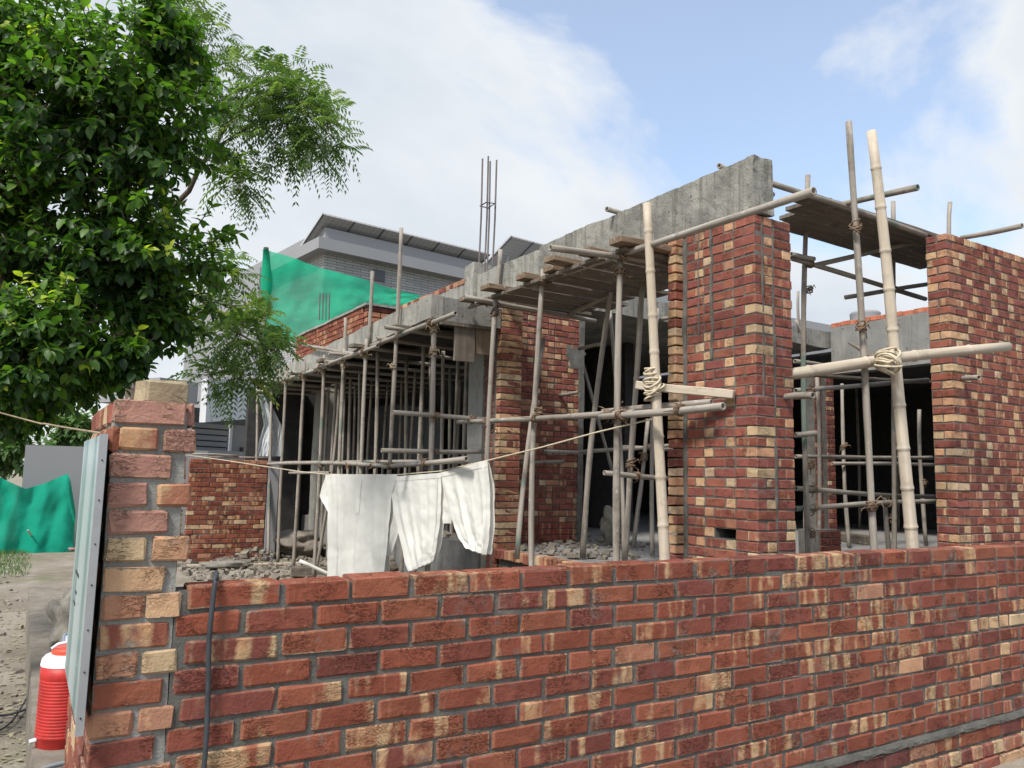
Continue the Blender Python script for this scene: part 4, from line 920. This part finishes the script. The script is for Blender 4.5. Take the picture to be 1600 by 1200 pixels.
# crumpled sack on the ledge
def blob(name, c, r, mat, label, cat, seed, sub=3, amp=.35):
    bm = bmesh.new(); bmesh.ops.create_icosphere(bm, subdivisions=sub, radius=1)
    for v_ in bm.verts:
        n_ = 1 + amp * mnoise.noise(v_.co * 1.6 + Vector((seed, 0, 0))) + amp * .6 * abs(mnoise.noise(v_.co * 4 + Vector((0, seed, 0)))); v_.co = Vector((v_.co.x * r[0] * n_, v_.co.y * r[1] * n_, max(-.9, v_.co.z) * r[2] * n_))
    lo = min(v_.co.z for v_ in bm.verts)
    for v_ in bm.verts: v_.co.z -= lo
    me = bpy.data.meshes.new(name); bm.to_mesh(me); bm.free(); me.materials.append(M[mat]); me.polygons.foreach_set('use_smooth', [True] * len(me.polygons)); o = bpy.data.objects.new(name, me); link(o); o.location = c; return tag(o, label, cat)
blob('crumpled_sack', (.36, 6.35, .335), (.15, .32, .20), 'sack', 'crumpled grey-brown sack lying on the ledge behind the flask', 'sack', 3., 4, .6)
blob('crumpled_sack', (.42, 6.9, .34), (.13, .3, .16), 'sack', 'second crumpled sack piled further back on the ledge', 'sack', 8., 4, .6)
# cables
def cable(name, pts, r, mat, label, cat='cable'):
    # smooth by Catmull-Rom
    P = [Vector(p_) for p_ in pts]; out_ = []
    for i in range(len(P) - 1):
        a, b_, c_, d_ = P[max(i - 1, 0)], P[i], P[i + 1], P[min(i + 2, len(P) - 1)]
        for k in range(8):
            t = k / 8; out_.append(.5 * ((2 * b_) + (c_ - a) * t + (2 * a - 5 * b_ + 4 * c_ - d_) * t * t + (3 * b_ - a - 3 * c_ + d_) * t ** 3))
    out_.append(P[-1]); v, f = tube(rel(out_, P[0]), [r] * len(out_), 8); o = mesh_obj(name, v, f, M[mat], None, True, P[0]); return tag(o, label, cat)
fy = WY - .014
cp = [onY(350, 930, WY + .3)] and [(.60, WY + .25, .7), (.598, WY + .17, 1.1), (.585, WY + .13, 1.29), (.572, WY + .07, 1.335), (.555, WY - .005, 1.33), (.548, fy - .006, 1.26), (.545, fy - .004, 1.13), (.552, fy - .004, .98), (.556, fy - .004, .83), (.552, fy - .006, .6), (.55, fy - .01, .3), (.56, fy - .06, .015)]
cable('black_hose', cp, .0085, 'cable', 'dark hose looped over the low wall beside the gate pillar', 'hose')
a = [onZ(x, y, .02) for x, y in ((-30, 1215), (10, 1180), (45, 1160), (80, 1152), (100, 1150))]; a = [onX(-30, 1230, -.02)] and [(-.12, 3.4, .02), (.0, 3.75, .16), (.08, 3.95, .28), (.15, 4.12, .352), (.26, 4.2, .352)]
cable('grey_cable', a, .011, 'grecable', 'grey cable arching over the ledge edge below the cooler')
cable('thin_cable', [onZ(-20, 1120, .03), onZ(20, 1115, .03), onZ(60, 1100, .12), onZ(70, 1092, .3)], .008, 'black', 'upper black cable on the soil left of the cooler')
cable('thin_cable', [onZ(-20, 1150, .02), onZ(20, 1125, .03), onZ(60, 1060, .05), onZ(90, 1030, .06)], .006, 'black', 'crossing black cable on the soil left of the cooler')
# rope through the tree to the pillar
cable('thin_rope', [(-1.5, 3.9, 2.25), atD(0, 645, 3.6), atD(75, 663, 3.3), (.23, 3.2, 1.80)], .0038, 'rope', 'brown cord stretched from the tree to the gate pillar', 'rope')

# left background: grey wall, tarpaulin, bricks, stick
GW = Vector((onZ(90, 862, 0).x, onZ(90, 862, 0).y, 0)); YT = GW.y
xw0 = onY(38, 720, YT + .6).x; zw = onY(100, 697, YT + .6).z
conc('grey_side_wall', (xw0, xw0 + 3.5, YT + .6, YT + .8, 0, zw), 'hgrey', 'plain grey wall behind the green tarpaulin at left', 'wall', .6, .004)
def sheet(name, grid, label, cat, mat, thick_n, amp, fx, seed, parent=None):
    """grid: function (u, v) -> point"""
    vs, fs = [], []; nu, nv = 44, 30
    for i in range(nv + 1):
        for j in range(nu + 1):
            u, v_ = j / nu, i / nv; p_ = grid(u, v_); d = amp * (math.sin(u * fx + seed + v_ * 2.0) * .5 + mnoise.noise(Vector((u * 5 + seed, v_ * 3, 0))) + .4 * mnoise.noise(Vector((u * 13, v_ * 6 + u * 8, seed)))); vs.append(p_ + thick_n * d)
    for i in range(nv):
        for j in range(nu): a_ = i * (nu + 1) + j; fs.append((a_, a_ + 1, a_ + nu + 2, a_ + nu + 1))
    o0 = vs[nv * (nu + 1) + nu // 2].copy(); o = mesh_obj(name, rel(vs, o0), fs, M[mat], parent, True, o0); return tag(o, label, cat) if not parent else o
def tg(u, v_):
    x = -60 + 178 * u; top = [(-60, 715), (0, 746), (40, 764), (70, 755), (108, 739), (118, 800)]
    for k in range(len(top) - 1):
        if top[k][0] <= x <= top[k + 1][0] + .01: t = (x - top[k][0]) / (top[k + 1][0] - top[k][0]); yt = top[k][1] * (1 - t) + top[k + 1][1] * t
    P = onY(x, yt, YT + .2); z0 = .0; return Vector((P.x, P.y - .3 * v_ * (1 + .3 * math.sin(u * 9)), P.z * (1 - v_) + z0 * v_))
sheet('green_tarpaulin', tg, 'dark green tarpaulin hung low across the left background', 'tarpaulin', 'tarp', Vector((0, -1, 0)), .09, 26, 1.)
for (x, lb) in ((40, 'left small brick holding the tarpaulin edge'), (73, 'right small brick holding the tarpaulin edge')):
    P = onZ(x, 855, 0); o = bpy.data.objects.new('loose_brick', brick_data(.2, .15, .11, 3)); link(o); o.location = (P.x, P.y, .055); o.color = (.40, .27, .18, .2); tag(o, lb, 'brick')
o = plank('thin_stick', onZ(60, 858, 0.01), onY(44, 828, YT - .3), .03, .02, 'bamboo', 'thin pale stick leaning on the green tarpaulin', 'stick')
blob('pink_litter', onZ(104, 862, 0), (.16, .1, .05), 'paper', 'scrap of pink litter at the foot of the tarpaulin', 'litter', 2., 2)

# ------------------------------------------------------------------ plot clutter
rg = random.Random(3); vs, fs = [], []
def rock(c, s):
    o = len(vs); q = [(1, 1, 1), (-1, 1, 1), (-1, -1, 1), (1, -1, 1), (1, 1, -1), (-1, 1, -1), (-1, -1, -1), (1, -1, -1)]; r_ = Matrix.Rotation(rg.uniform(0, 6), 3, 'Z') @ Matrix.Rotation(rg.uniform(-.5, .5), 3, 'X')
    for a in q: vs.append(Vector(c) + r_ @ Vector((a[0] * s[0] * rg.uniform(.6, 1.1), a[1] * s[1] * rg.uniform(.6, 1.1), a[2] * s[2] * rg.uniform(.6, 1.1))))
    fs.extend([tuple(o + i for i in t) for t in ((0, 1, 2, 3), (7, 6, 5, 4), (0, 4, 5, 1), (1, 5, 6, 2), (2, 6, 7, 3), (3, 7, 4, 0))])
for i in range(1500):
    x = rg.uniform(2.3, 5.05); y = rg.uniform(8.5, 17); s = abs(rg.gauss(0, .022)) + .008; hgt = .22 * max(0, mnoise.noise(Vector((x * .9, y * .7, 4)))) + .01; rock((x, y, hgt + s * .4), (s, s * rg.uniform(.6, 1.4), s * .6))
for i in range(500):
    x = rg.uniform(5.4, 8.0); y = rg.uniform(7.2, 12.5); s = abs(rg.gauss(0, .02)) + .008; rock((x, y, FL - .01 + s * .4), (s, s * rg.uniform(.6, 1.4), s * .6))
for i in range(900):
    x = rg.uniform(-2.5, .1); y = rg.uniform(3.2, 17); s = abs(rg.gauss(0, .012)) + .006; rock((x, y, s * .3), (s * 1.4, s * rg.uniform(.6, 1.6), s * .5))
o = mesh_obj('rubble', vs, fs, M['stone']); tag(o, 'loose stones and rubble scattered over the plot', 'rubble', None, 'stuff')
for i, (x, y, s, hh) in enumerate(((4.7, 16.0, (.6, .6, .22), 1), (4.9, 12.6, (.5, .6, .18), 1))):
    blob('rubble_heap', (x, y, -.02), s, 'stone', ['heap of rubble beside the far porch column', 'heap of broken stone behind the trousers', 'low heap of soil before the screen wall'][i], 'rubble heap', i * 5., 4, .5)
plank('ground_board', onZ(292, 884, .03), onZ(470, 880, .03), .15, .035, 'bamboo', 'long pale board lying on the ground before the screen wall')
plank('ground_board', onZ(345, 872, .06), onZ(400, 876, .06), .3, .03, 'board', 'short wide board leaning by the foot of the screen wall')
plank('ground_board', onZ(455, 893, .1), onZ(525, 893, .1), .2, .16, 'board', 'dark timber baulk on the ground beside the white pipe')
pole_obj('white_pipe', onZ(468, 876, .35), onZ(522, 900, .12), .035, .035, 'pipe', 'white plastic pipe lying aslant left of the tunic', 'pipe', None, .0)
blob('paper_scrap', onZ(350, 888, .02), (.45, .12, .06), 'sack', 'crumpled pale paper on the ground before the screen wall', 'litter', 6., 3)
blob('cement_sack', (7.05, 8.75, FL - .02), (.15, .14, .24), 'sack', 'slumped pale cement sack inside the dark room', 'sack', 9., 4, .5)
bs = empty('brick_stack', (7.1, 10.0, FL), 'small stack of red bricks inside the room behind the props', 'brick stack')
for k in range(5):
    for q in range(2):
        o = bpy.data.objects.new('brick', brick_data(BL, .112, .0755, q)); link(o, bs); o.location = (-.1 + q * .24, 0, k * .083 + .03); o.rotation_euler = (0, 0, rg.uniform(-.06, .06)); o.color = tint('red')
bs2 = empty('brick_stack', (9.9, 6.6, FL), 'plastered brick block under the short prop in the right opening', 'brick stack'); bs2.location = (onY(1280, 830, 6.4).x, 6.4, FL)
v, f = rough_box(-.2, .2, -.15, .15, -.03, .35, .1, .01); mesh_obj('mortar_core', v, f, M['mortar'], bs2)
for k in range(4):
    for q in range(2): o = bpy.data.objects.new('brick', brick_data(.19, .112, .0755, q)); link(o, bs2); o.location = (-.1 + q * .2, -.11, k * H + .04); o.color = tint('dark')
plank('floor_beam', onZ(1310, 838, FL + .05), onZ(1357, 845, FL + .05), .15, .15, 'board', 'pale edged board on the floor in the right opening')
for i, (x0_, x1_, y_) in enumerate(((310, 350, 711), (330, 420, 715), (300, 372, 713))):
    A = onY(x0_, y_ - 1, YI + .1); B = onY(x1_, y_ + 2, YI + .08); pole_obj('thin_stick', (A.x, A.y, zt + .03 + i * .03), (B.x, B.y, zt + .04 + i * .02), .022, .018, 'pole', ['knotty stick on top of the screen wall', 'long dark stick on top of the screen wall', 'pale stick on top of the screen wall'][i], 'stick')
# hanging sheets
def ws(u, v_):
    xl = [404, 409, 412, 405, 398]; k = min(int(v_ * 4), 3); t = v_ * 4 - k; a_ = xl[k] * (1 - t) + xl[k + 1] * t; xr = [415, 428, 440, 440, 440]; b_ = xr[k] * (1 - t) + xr[k + 1] * t; return onY(a_ + (b_ - a_) * u, 616 + 97 * v_, 16.7)
sheet('white_sheet', ws, 'white plastic sheet hanging at the far end of the porch', 'sheet', 'sheet', Vector((-.3, -1, 0)), .09, 9, 2.)
def gs(u, v_): P = onX(478 + (690 - 478) * u, 640 + 95 * v_ + 8 * math.sin(u * 7), 6.7); return P
sheet('grey_sheet', gs, 'grey plastic sheet hung deep under the porch', 'sheet', 'dsheet', Vector((-1, -.3, 0)), .12, 17, 4.)

# ------------------------------------------------------------------ green net above the porch
def net(u, v_):
    x = 411 + (655 - 411) * u; top = 388 + (462 - 388) * u ** .93; bot = 540 if u < .1 else 540 - 60 * (u - .1) / .9
    return onPl(x, top + (bot - top) * v_, Vector((5.6, 18.0, 4)), Vector((-.15, -1, 0)).normalized())
ng = empty('green_net', net(.4, 1), 'bright green shade net stretched over the far end of the roof', 'net')
o = sheet('netting', net, '', '', 'net', Vector((0, -1, 0)), .11, 15, 5., ng); o.location = Vector(o.location) - Vector(ng.location)
a = net(0.02, -.02); b_ = net(0.0, 1.25); v, f = tube([a - ng.location, (a + b_) / 2 - ng.location, b_ - ng.location], [.06, .06, .06], 8); mesh_obj('net_post', v, f, M['pole'], ng, True)
wr = [net(.02 + .0 * k, k / 6) - ng.location for k in range(5)]; v, f = tube(wr, [.06, .10, .13, .11, .06], 9); mesh_obj('net_roll', v, f, M['net'], ng, True)
rb2 = empty('starter_bars', onX(505, 500, 4.6), 'short bundle of steel bars over the brick piers', 'rebar')
for x in (499, 504, 509, 514):
    a = onX(x, 500, 4.6); b_ = onX(x + 1, 458, 4.6); v, f = tube([a - rb2.location, b_ - rb2.location], [.012, .012], 6); mesh_obj('bar', v, f, M['rebar'], rb2)

# ------------------------------------------------------------------ far grey house with solar panels
ang = R(7); HA = Vector((math.cos(ang), math.sin(ang), 0)); HB = Vector((-math.sin(ang), math.cos(ang), 0))
C0 = atD(497, 400, 23.0); C0.z = 0
hs = empty('grey_house', C0, 'modern grey two-storey house behind the green net', 'house'); hs.rotation_euler = (0, 0, ang)
def zat(x, y, P):   # height seen at pixel row y above ground point P
    d = ray(x, y); t = ((P - CAM).x * d.x + (P - CAM).y * d.y) / (d.x ** 2 + d.y ** 2); return CAM.z + d.z * t
def hbox(name, x0, x1, y0, y1, z0, z1, mat, parent=None):
    v, f = boxd(x0, x1, y0, y1, z0, z1); return mesh_obj(name, v, f, M[mat], parent or hs)
zo1 = zat(497, 369, C0); zo0 = zat(497, 387, C0); zt2 = zat(500, 347, C0)
hbox('wall', .35, 10.5, .35, 9.5, 0, zo0, 'clad'); hbox('parapet_band', 0, 9.2, 0, 10.2, zo0, zo1, 'hgrey'); hbox('upper_parapet', .35, 8.6, .35, 9.0, zo1 + .003, zt2, 'hgrey')
hbox('wing', 9.25, 22, .9, 9, 0, zo1 - .25, 'hgrey'); hbox('soffit_light', 2.0, 2.4, .30, .345, zo0 - .55, zo0 - .2, 'hdark')
hbox('side_wing', -.05, .3, 4.5, 12.5, 3.2, zo0 + .3, 'hgrey')
zs = zat(497, 333, C0); sp_ = hbox('solar_panel', -.0, 6.2, -1.1, 1.1, -.03, .03, 'solar'); sp_.location = (.1, 1.1, zs - .42); sp_.rotation_euler = (R(-25), 0, 0)
for k in range(7): hbox('panel_frame', k * 1.03 + .0, k * 1.03 + .05, -1.12, 1.12, -.05, -.031, 'hdark', sp_)
for k in range(3): hbox('panel_leg', 1 + k * 2., 1.06 + k * 2., 1.1, 1.16, zt2 - .02, zs - .44, 'alu')
sp2 = hbox('solar_panel', 0, 5.5, -.9, .9, -.03, .03, 'solar'); q_ = Matrix.Rotation(-ang, 3, 'Z') @ (atD(776, 392, 29.) - C0); sp2.location = q_; sp2.rotation_euler = (R(-25), 0, 0)
for k in range(6): hbox('panel_frame', k * 1.03, k * 1.03 + .06, -.92, .92, -.05, -.031, 'hdark', sp2)
for k in range(3): hbox('panel_leg', q_.x + .5 + k * 2., q_.x + .56 + k * 2., q_.y, q_.y + .06, zo1 - .25, q_.z, 'alu')
# lower left wing with pale canopy, louvre gate and balcony
C1 = atD(321, 657, 21.5)
hl = empty('grey_house_annex', (C1.x, C1.y, 0), 'lower grey house wing with pale canopy seen behind the screen wall', 'house'); hl.rotation_euler = (0, 0, R(30))
def lb_(name, x0, x1, y0, y1, z0, z1, mat, parent=None): v, f = boxd(x0, x1, y0, y1, z0, z1); return mesh_obj(name, v, f, M[mat], parent or hl)
z657 = C1.z; k_ = 21.5 / F
v = [(0, 0, z657 - .05), (3.2, 0, z657 + .38), (3.2, 0, z657 + 1.5), (0, 0, z657 + 1.15), (0, .25, z657 - .05), (3.2, .25, z657 + .38), (3.2, .25, z657 + 1.5), (0, .25, z657 + 1.15)]
mesh_obj('canopy', v, [(0, 1, 2, 3), (7, 6, 5, 4), (0, 4, 5, 1), (3, 2, 6, 7), (0, 3, 7, 4), (1, 5, 6, 2)], M['hpale'], hl)
lb_('wall', .05, 3.2, .8, 1.2, 0, z657 + .4, 'hdark')
for k in range(16): lb_('louvre', .25, 1.45, .74, .797, .3 + k * .17, .43 + k * .17, 'hgrey')
lb_('door_post', 1.5, 1.6, .70, .795, 0, z657, 'hpale'); lb_('wall_panel', 1.65, 2.3, .75, .797, 0, z657, 'hgrey'); lb_('white_brick_pier', -.12, .04, .55, .85, 0, z657, 'white')
lb_('window', -.55, -.15, .9, 1.0, .2, z657 - .2, 'glassd'); lb_('side_wall', -1.0, -.13, 1.02, 3, 0, z657 + .2, 'hdark'); lb_('balcony', -1.25, -.03, .35, 3, z657 + .45, z657 + 1.05, 'hgrey')
lb_('wall_lamp', 1.95, 2.03, .68, .748, z657 - .9, z657 - .65, 'black'); lb_('plinth', -1.0, 3.4, .2, .5, 0, zat(400, 705, Vector((C1.x, C1.y, 0))), 'hgrey')
# pale grey block beyond the rear slab
C2 = atD(962, 442, 26.); C2.z = 0
h2 = empty('far_grey_block', C2, 'far grey building with white roof railing beyond the rear slab', 'house')
z4 = zat(962, 445, C2); v, f = boxd(0, 16, 0, 8, 0, z4); mesh_obj('wall', v, f, M['hgrey'], h2)
for k in range(12): v, f = boxd(.6 + k * .55, .64 + k * .55, .3, .34, z4, z4 + .95); mesh_obj('railing_post', v, f, M['white'], h2)
for q in (.3, .6, .92): v, f = boxd(.6, 6.7, .28, .36, z4 + q, z4 + q + .03); mesh_obj('railing_bar', v, f, M['white'], h2)
P = onY(1352, 500, 12.5); WT = Vector((P.x, 12.5, 4.52)); v, f = lathe([(.45, 0), (.47, .05), (.46, .5), (.47, .52), (.46, .95), (.2, 1.05)], 30); 
TP = atD(1352, 500, 20.); v, f = lathe([(.36, -.9), (.36, .12), (.37, .16), (.33, .2)], 26); wt = mesh_obj('water_tank', [Vector(a) + Vector((0, 0, .9)) for a in v], f, M['hgrey'], None, True, (TP.x, TP.y, TP.z - .9)); tag(wt, 'small grey round roof tank behind the loose red coping bricks', 'tank')
o = conc('tank_stand', (TP.x - .6, TP.x + .6, TP.y - .6, TP.y + .6, 0, TP.z - .905), 'plaster', 'grey masonry base under the round roof tank', 'tank base', 1.5, .0)

# ------------------------------------------------------------------ trees
def leaf_shape(l, wd, fold, rg):
    """pointed oval leaf along +X, drooping at the tip"""
    ys = [(0, .0), (.25, .42), (.55, .5), (.82, .28), (1., 0)]; v = []
    for t, hw in ys: dz = -.25 * l * t * t; v.append((t * l, -hw * wd, dz + fold * hw)); v.append((t * l, 0, dz)); v.append((t * l, hw * wd, dz + fold * hw))
    f = []
    for i in range(4):
        a = i * 3; f.append((a, a + 3, a + 4, a + 1)); f.append((a + 1, a + 4, a + 5, a + 2))
    return v, f
LV, LF = leaf_shape(1, .56, .18, None)
rg = random.Random(11)
def limb(p0, p1, r0, r1, k=6, wob=.06):
    p0 = Vector(p0); p1 = Vector(p1); pts = []
    for i in range(k + 1):
        t = i / k; q = p0.lerp(p1, t); d = wob * (p1 - p0).length * math.sin(t * math.pi); q += Vector((mnoise.noise(q * 1.3), mnoise.noise(q * 1.3 + Vector((9, 0, 0))), mnoise.noise(q * 1.3 + Vector((0, 9, 0))))) * d * 2; pts.append(q)
    return tube(pts, [r0 + (r1 - r0) * i / k for i in range(k + 1)], 8)
def build_tree(name, base, label, ells, ntwig, leafmat, leaf_l, kind, limbs, parts300=0, tone_top=True):
    e = empty(name, base, label, 'tree'); base = Vector(base)
    tv = merge([limb(*q) for q in limbs]); mesh_obj('trunk', rel(tv[0], base), tv[1], M['bark'], e, True)
    vs, fs, tone = [], [], []; tw = []; cand = []
    tot = sum(q[3] for q in ells)
    for (c, rad, dens, wgt) in ells:
        c = Vector(c)
        for i in range(int(ntwig * wgt / tot)):
            while True:
                d = Vector((rg.gauss(0, 1), rg.gauss(0, 1), rg.gauss(0, 1))).normalized(); r_ = rg.uniform(dens, 1.) ; q = c + Vector((d.x * rad[0], d.y * rad[1], d.z * rad[2])) * r_ * (1 + .22 * mnoise.noise(d * 2.2 + c))
                break
            dirv = (d + Vector((rg.uniform(-.5, .5), rg.uniform(-.5, .5), rg.uniform(-.35, .45)))).normalized(); tl = leaf_l * rg.uniform(1.8, 3.2)
            tl = tl if kind == 'broad' else .12; p0 = q - dirv * tl; tw.append(tube([p0, q], [.005, .003] if kind == 'broad' else [.004, .002], 3, False, False)); tl = tl
            yg = 1. if rg.random() < .11 else 0.
            if kind == 'broad':
                n_ = rg.randint(9, 14)
                for k in range(n_):
                    t = k / (n_ - 1); P = p0.lerp(q, .15 + .85 * t); az = k * 2.4 + rg.uniform(-.4, .4); s = dirv.orthogonal().normalized(); u = dirv.cross(s)
                    ld = (dirv * (.35 + .5 * t) + (s * math.cos(az) + u * math.sin(az)) * .9 + Vector((0, 0, -.25))).normalized()
                    nn = Vector((0, 0, 1)) + d * .35 + Vector((rg.gauss(0, .35), rg.gauss(0, .35), 0)); side = nn.cross(ld).normalized(); up_ = ld.cross(side); sz = leaf_l * rg.uniform(.62, 1.12) * (.8 if yg and t > .6 else 1.)
                    m = Matrix((ld, side, up_)).transposed(); tn = min(1., max(0., rg.gauss(.30, .2) + .24 * d.z + .08 * d.x + (.55 if yg and t > .5 else 0.)))  # tone rises towards crown top and +X side: sunlight put into leaf colour
                    cand.append((m, P, sz, tn))
            else:       # pinnate frond of narrow leaflets
                nl = rg.randint(6, 9); L_ = leaf_l * rg.uniform(.8, 1.2); fd = (dirv + Vector((0, 0, .2))).normalized(); tn = min(1., max(0., rg.gauss(.35, .2) + .2 * d.z + (.35 if yg else 0.)))  # upper fronds toned lighter, light from above put into their colour
                for w_ in range(2):
                    az = rg.uniform(0, 6.28); s0 = dirv.orthogonal().normalized(); fd = (dirv * (.9 - .4 * w_) + (s0 * math.cos(az) + dirv.cross(s0) * math.sin(az)) * .7).normalized(); s = fd.cross(Vector((0, 0, 1))).normalized()
                    for k in range(nl):
                        t = (k + .5) / nl; P = q + fd * L_ * t + Vector((0, 0, -.45 * L_ * t * t))
                        for sg_ in (-1, 1):
                            ld = (s * sg_ * .8 + fd * .45 + Vector((0, 0, -.45 - .3 * t))).normalized(); ll = L_ * .30 * (1 - .35 * t) * rg.uniform(.8, 1.15); nn = ld.cross(fd).normalized(); wv = nn.cross(ld).normalized() * ll * .15; o = len(vs)
                            vs.extend([P, P + ld * ll * .4 + wv, P + ld * ll, P + ld * ll * .4 - wv]); fs.append((o, o + 1, o + 2, o + 3)); tone.append(tn)
    if kind == 'broad':
        cand.sort(key=lambda c_: (0 if (-20 < px(c_[1])[0] < 1600 and -10 < px(c_[1])[1] < 1200) else 100) + px(c_[1])[2] - 3 * c_[2])
        tm = {}
        for i, (m, P, sz, tn) in enumerate(cand):
            if i < parts300:
                kq = round(tn * 7) / 7
                if kq not in tm:
                    me = bpy.data.meshes.new('leaf'); me.from_pydata(LV, [], LF); me.materials.append(M[leafmat]); at = me.attributes.new('tone', 'FLOAT', 'FACE'); at.data.foreach_set('value', [kq] * len(LF)); me.polygons.foreach_set('use_smooth', [True] * len(LF)); tm[kq] = me
                o = bpy.data.objects.new('leaf', tm[kq]); link(o, e); o.matrix_basis = Matrix.Translation(P - base) @ m.to_4x4() @ Matrix.Diagonal((sz, sz, sz, 1))
            else:
                o = len(vs); vs.extend([P + m @ (Vector(a) * sz) for a in LV]); fs.extend([tuple(o + j for j in f_) for f_ in LF]); tone.extend([tn] * len(LF))
    v, f = merge(tw); mesh_obj('twigs', rel(v, base), f, M['bark'], e)['kind'] = 'stuff'
    o = mesh_obj('crown', rel(vs, base), fs, M[leafmat], e, kind == 'broad', None, tone); o['kind'] = 'stuff'
    return e
def EL(x, y, D, rx, ry, dz, dens, w_):
    k = D / F; c = atD(x, y, D); return (c, (max(rx * k, .2) * 1.0, dz, ry * k), dens, w_)
TB = Vector((-1.25, 5.6, 0)); 
ellb = [EL(176, 175, 5.4, 182, 184, .75, .35, 2.6), EL(202, 405, 5.5, 170, 142, .75, .35, 2.1), EL(55, 545, 4.9, 120, 120, .55, .35, 1.7), EL(265, 60, 5.6, 70, 85, .5, .3, .7), EL(20, 90, 5.6, 170, 170, .8, .35, 1.8), EL(-10, 330, 5.3, 150, 180, .7, .35, 1.8), EL(250, 500, 5.6, 70, 60, .4, .3, .6), EL(30, 640, 5.3, 75, 50, .4, .3, .6), EL(-240, 150, 5.6, 240, 300, 1.1, .5, 1.5), EL(-180, 480, 5.6, 150, 150, .8, .5, .8), EL(120, 590, 5.3, 70, 55, .35, .3, .5), EL(165, 570, 5.2, 45, 45, .3, .3, .4), EL(195, 555, 5.2, 38, 48, .3, .2, .55)]
ct = [q[0] for q in ellb]
limbs = [(TB - Vector((0, 0, .05)), TB + Vector((.1, -.05, 1.9)), .15, .11), (TB + Vector((.1, -.05, 1.85)), ct[5], .10, .05), (TB + Vector((.1, -.05, 1.85)), ct[8], .09, .04)] + [(ct[5], ct[i], .05, .016) for i in (0, 1, 2, 4)] + [(ct[0], ct[3], .02, .010), (ct[1], ct[6], .02, .01), (ct[2], ct[7], .02, .01), (ct[8], ct[9], .03, .01), (ct[2], ct[10], .02, .01)]
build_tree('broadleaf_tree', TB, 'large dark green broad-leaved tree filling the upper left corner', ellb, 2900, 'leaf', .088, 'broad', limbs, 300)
TN = Vector((onY(228, 700, 8.3).x, 8.3, 0))
elln = [EL(462, 165, 8., 84, 75, .5, .2, 2.1), EL(400, 130, 8., 60, 55, .5, .2, .9), EL(508, 205, 7.9, 48, 62, .35, .2, .9), EL(372, 285, 8., 32, 40, .35, .2, .7), EL(372, 520, 7.4, 62, 62, .35, .2, 1.6), EL(330, 590, 7.4, 32, 26, .25, .2, .35), EL(425, 545, 7.3, 34, 22, .25, .2, .4), EL(270, 15, 8., 55, 25, .4, .2, .6), EL(370, 590, 7.3, 22, 22, .2, .2, .3), EL(340, 420, 7.6, 50, 50, .35, .2, .7), EL(345, 190, 8., 50, 60, .4, .2, .9), EL(440, 205, 8., 85, 75, .4, .2, 1.2), EL(318, 75, 8., 48, 65, .4, .2, .9)]
cn = [q[0] for q in elln]; top = atD(172, 420, 8.2)
mid_ = atD(208, 625, 8.3)
limbs = [(TN - Vector((0, 0, .05)), mid_, .085, .07), (mid_, top, .07, .055), (top, atD(330, 235, 8.1), .035, .022), (atD(330, 235, 8.1), cn[0], .02, .008), (atD(330, 235, 8.1), cn[1], .018, .008), (cn[0], cn[2], .014, .008), (atD(330, 235, 8.1), cn[3], .02, .01), (top, cn[9], .03, .015), (cn[9], cn[4], .02, .01), (top, atD(230, 160, 8.1), .05, .03), (atD(230, 160, 8.1), cn[7], .03, .012), (cn[4], cn[6], .01, .006), (cn[4], cn[5], .01, .006)]
build_tree('feathery_tree', TN, 'feathery light green tree reaching out behind the broad-leaved one', elln, 760, 'neem', .27, 'pin', limbs)
# shrubs and far trees at the left
for i, (x, y, D, rx, ry, lb) in enumerate(((15, 690, 24, 55, 60, 'pale green bush behind the tarpaulin at the left edge'), (120, 668, 30, 40, 35, 'distant grey-green tree seen between leaves and gate pillar'), (260, 640, 34, 40, 40, 'distant tree behind the gate pillar'))):
    c = atD(x, y, D); el = [EL(x, y, D, rx, ry, .9, .1, 2), EL(x - 20, y + 25, D, rx, ry * .7, .8, .1, 1)]; b0 = Vector((c.x, c.y, 0))
    build_tree('background_tree', b0, lb, el, 210, 'bush', .26, 'broad', [(b0, c, .12, .05)])
# grass tufts at the left
vs, fs, tone = [], [], []
for i in range(2600):
    P = onZ(rg.uniform(-60, 40), rg.choice([rg.uniform(850, 868), rg.uniform(850, 900)]), 0); a = rg.uniform(0, 6.28); hh = rg.uniform(.04, .13); s = Vector((math.cos(a), math.sin(a), 0)) * .006; ln = Vector((rg.uniform(-.04, .04), rg.uniform(-.04, .04), hh)); o = len(vs); P = P + Vector((rg.uniform(-.1, .1), rg.uniform(-.2, .2), 0)); vs.extend([P - s, P + s, P + ln]); fs.append((o, o + 1, o + 2)); tone.append(rg.random() * .8)
o = mesh_obj('grass', vs, fs, M['bush'], None, False, None, tone); tag(o, 'thin green grass at the foot of the tarpaulin', 'grass', None, 'stuff')
# fallen leaves on the soil
vs, fs, tone = [], [], []
for i in range(260):
    P = onZ(rg.uniform(-40, 60), rg.uniform(930, 1200), .006); a = rg.uniform(0, 6.28); d = Vector((math.cos(a), math.sin(a), rg.uniform(0, .3))); s = Vector((-math.sin(a), math.cos(a), .1)); l = rg.uniform(.03, .07); o = len(vs); vs.extend([P, P + d * l * .5 + s * l * .25, P + d * l, P + d * l * .5 - s * l * .25]); fs.append((o, o + 1, o + 2, o + 3)); tone.append(rg.choice([.95, 1., .7]))
o = mesh_obj('fallen_leaves', vs, fs, mk_plain('dry_leaf', (.36, .32, .20), .8, .2, 0, .5, 9, .0)); tag(o, 'dry fallen leaves on the soil left of the ledge', 'leaves', None, 'stuff')
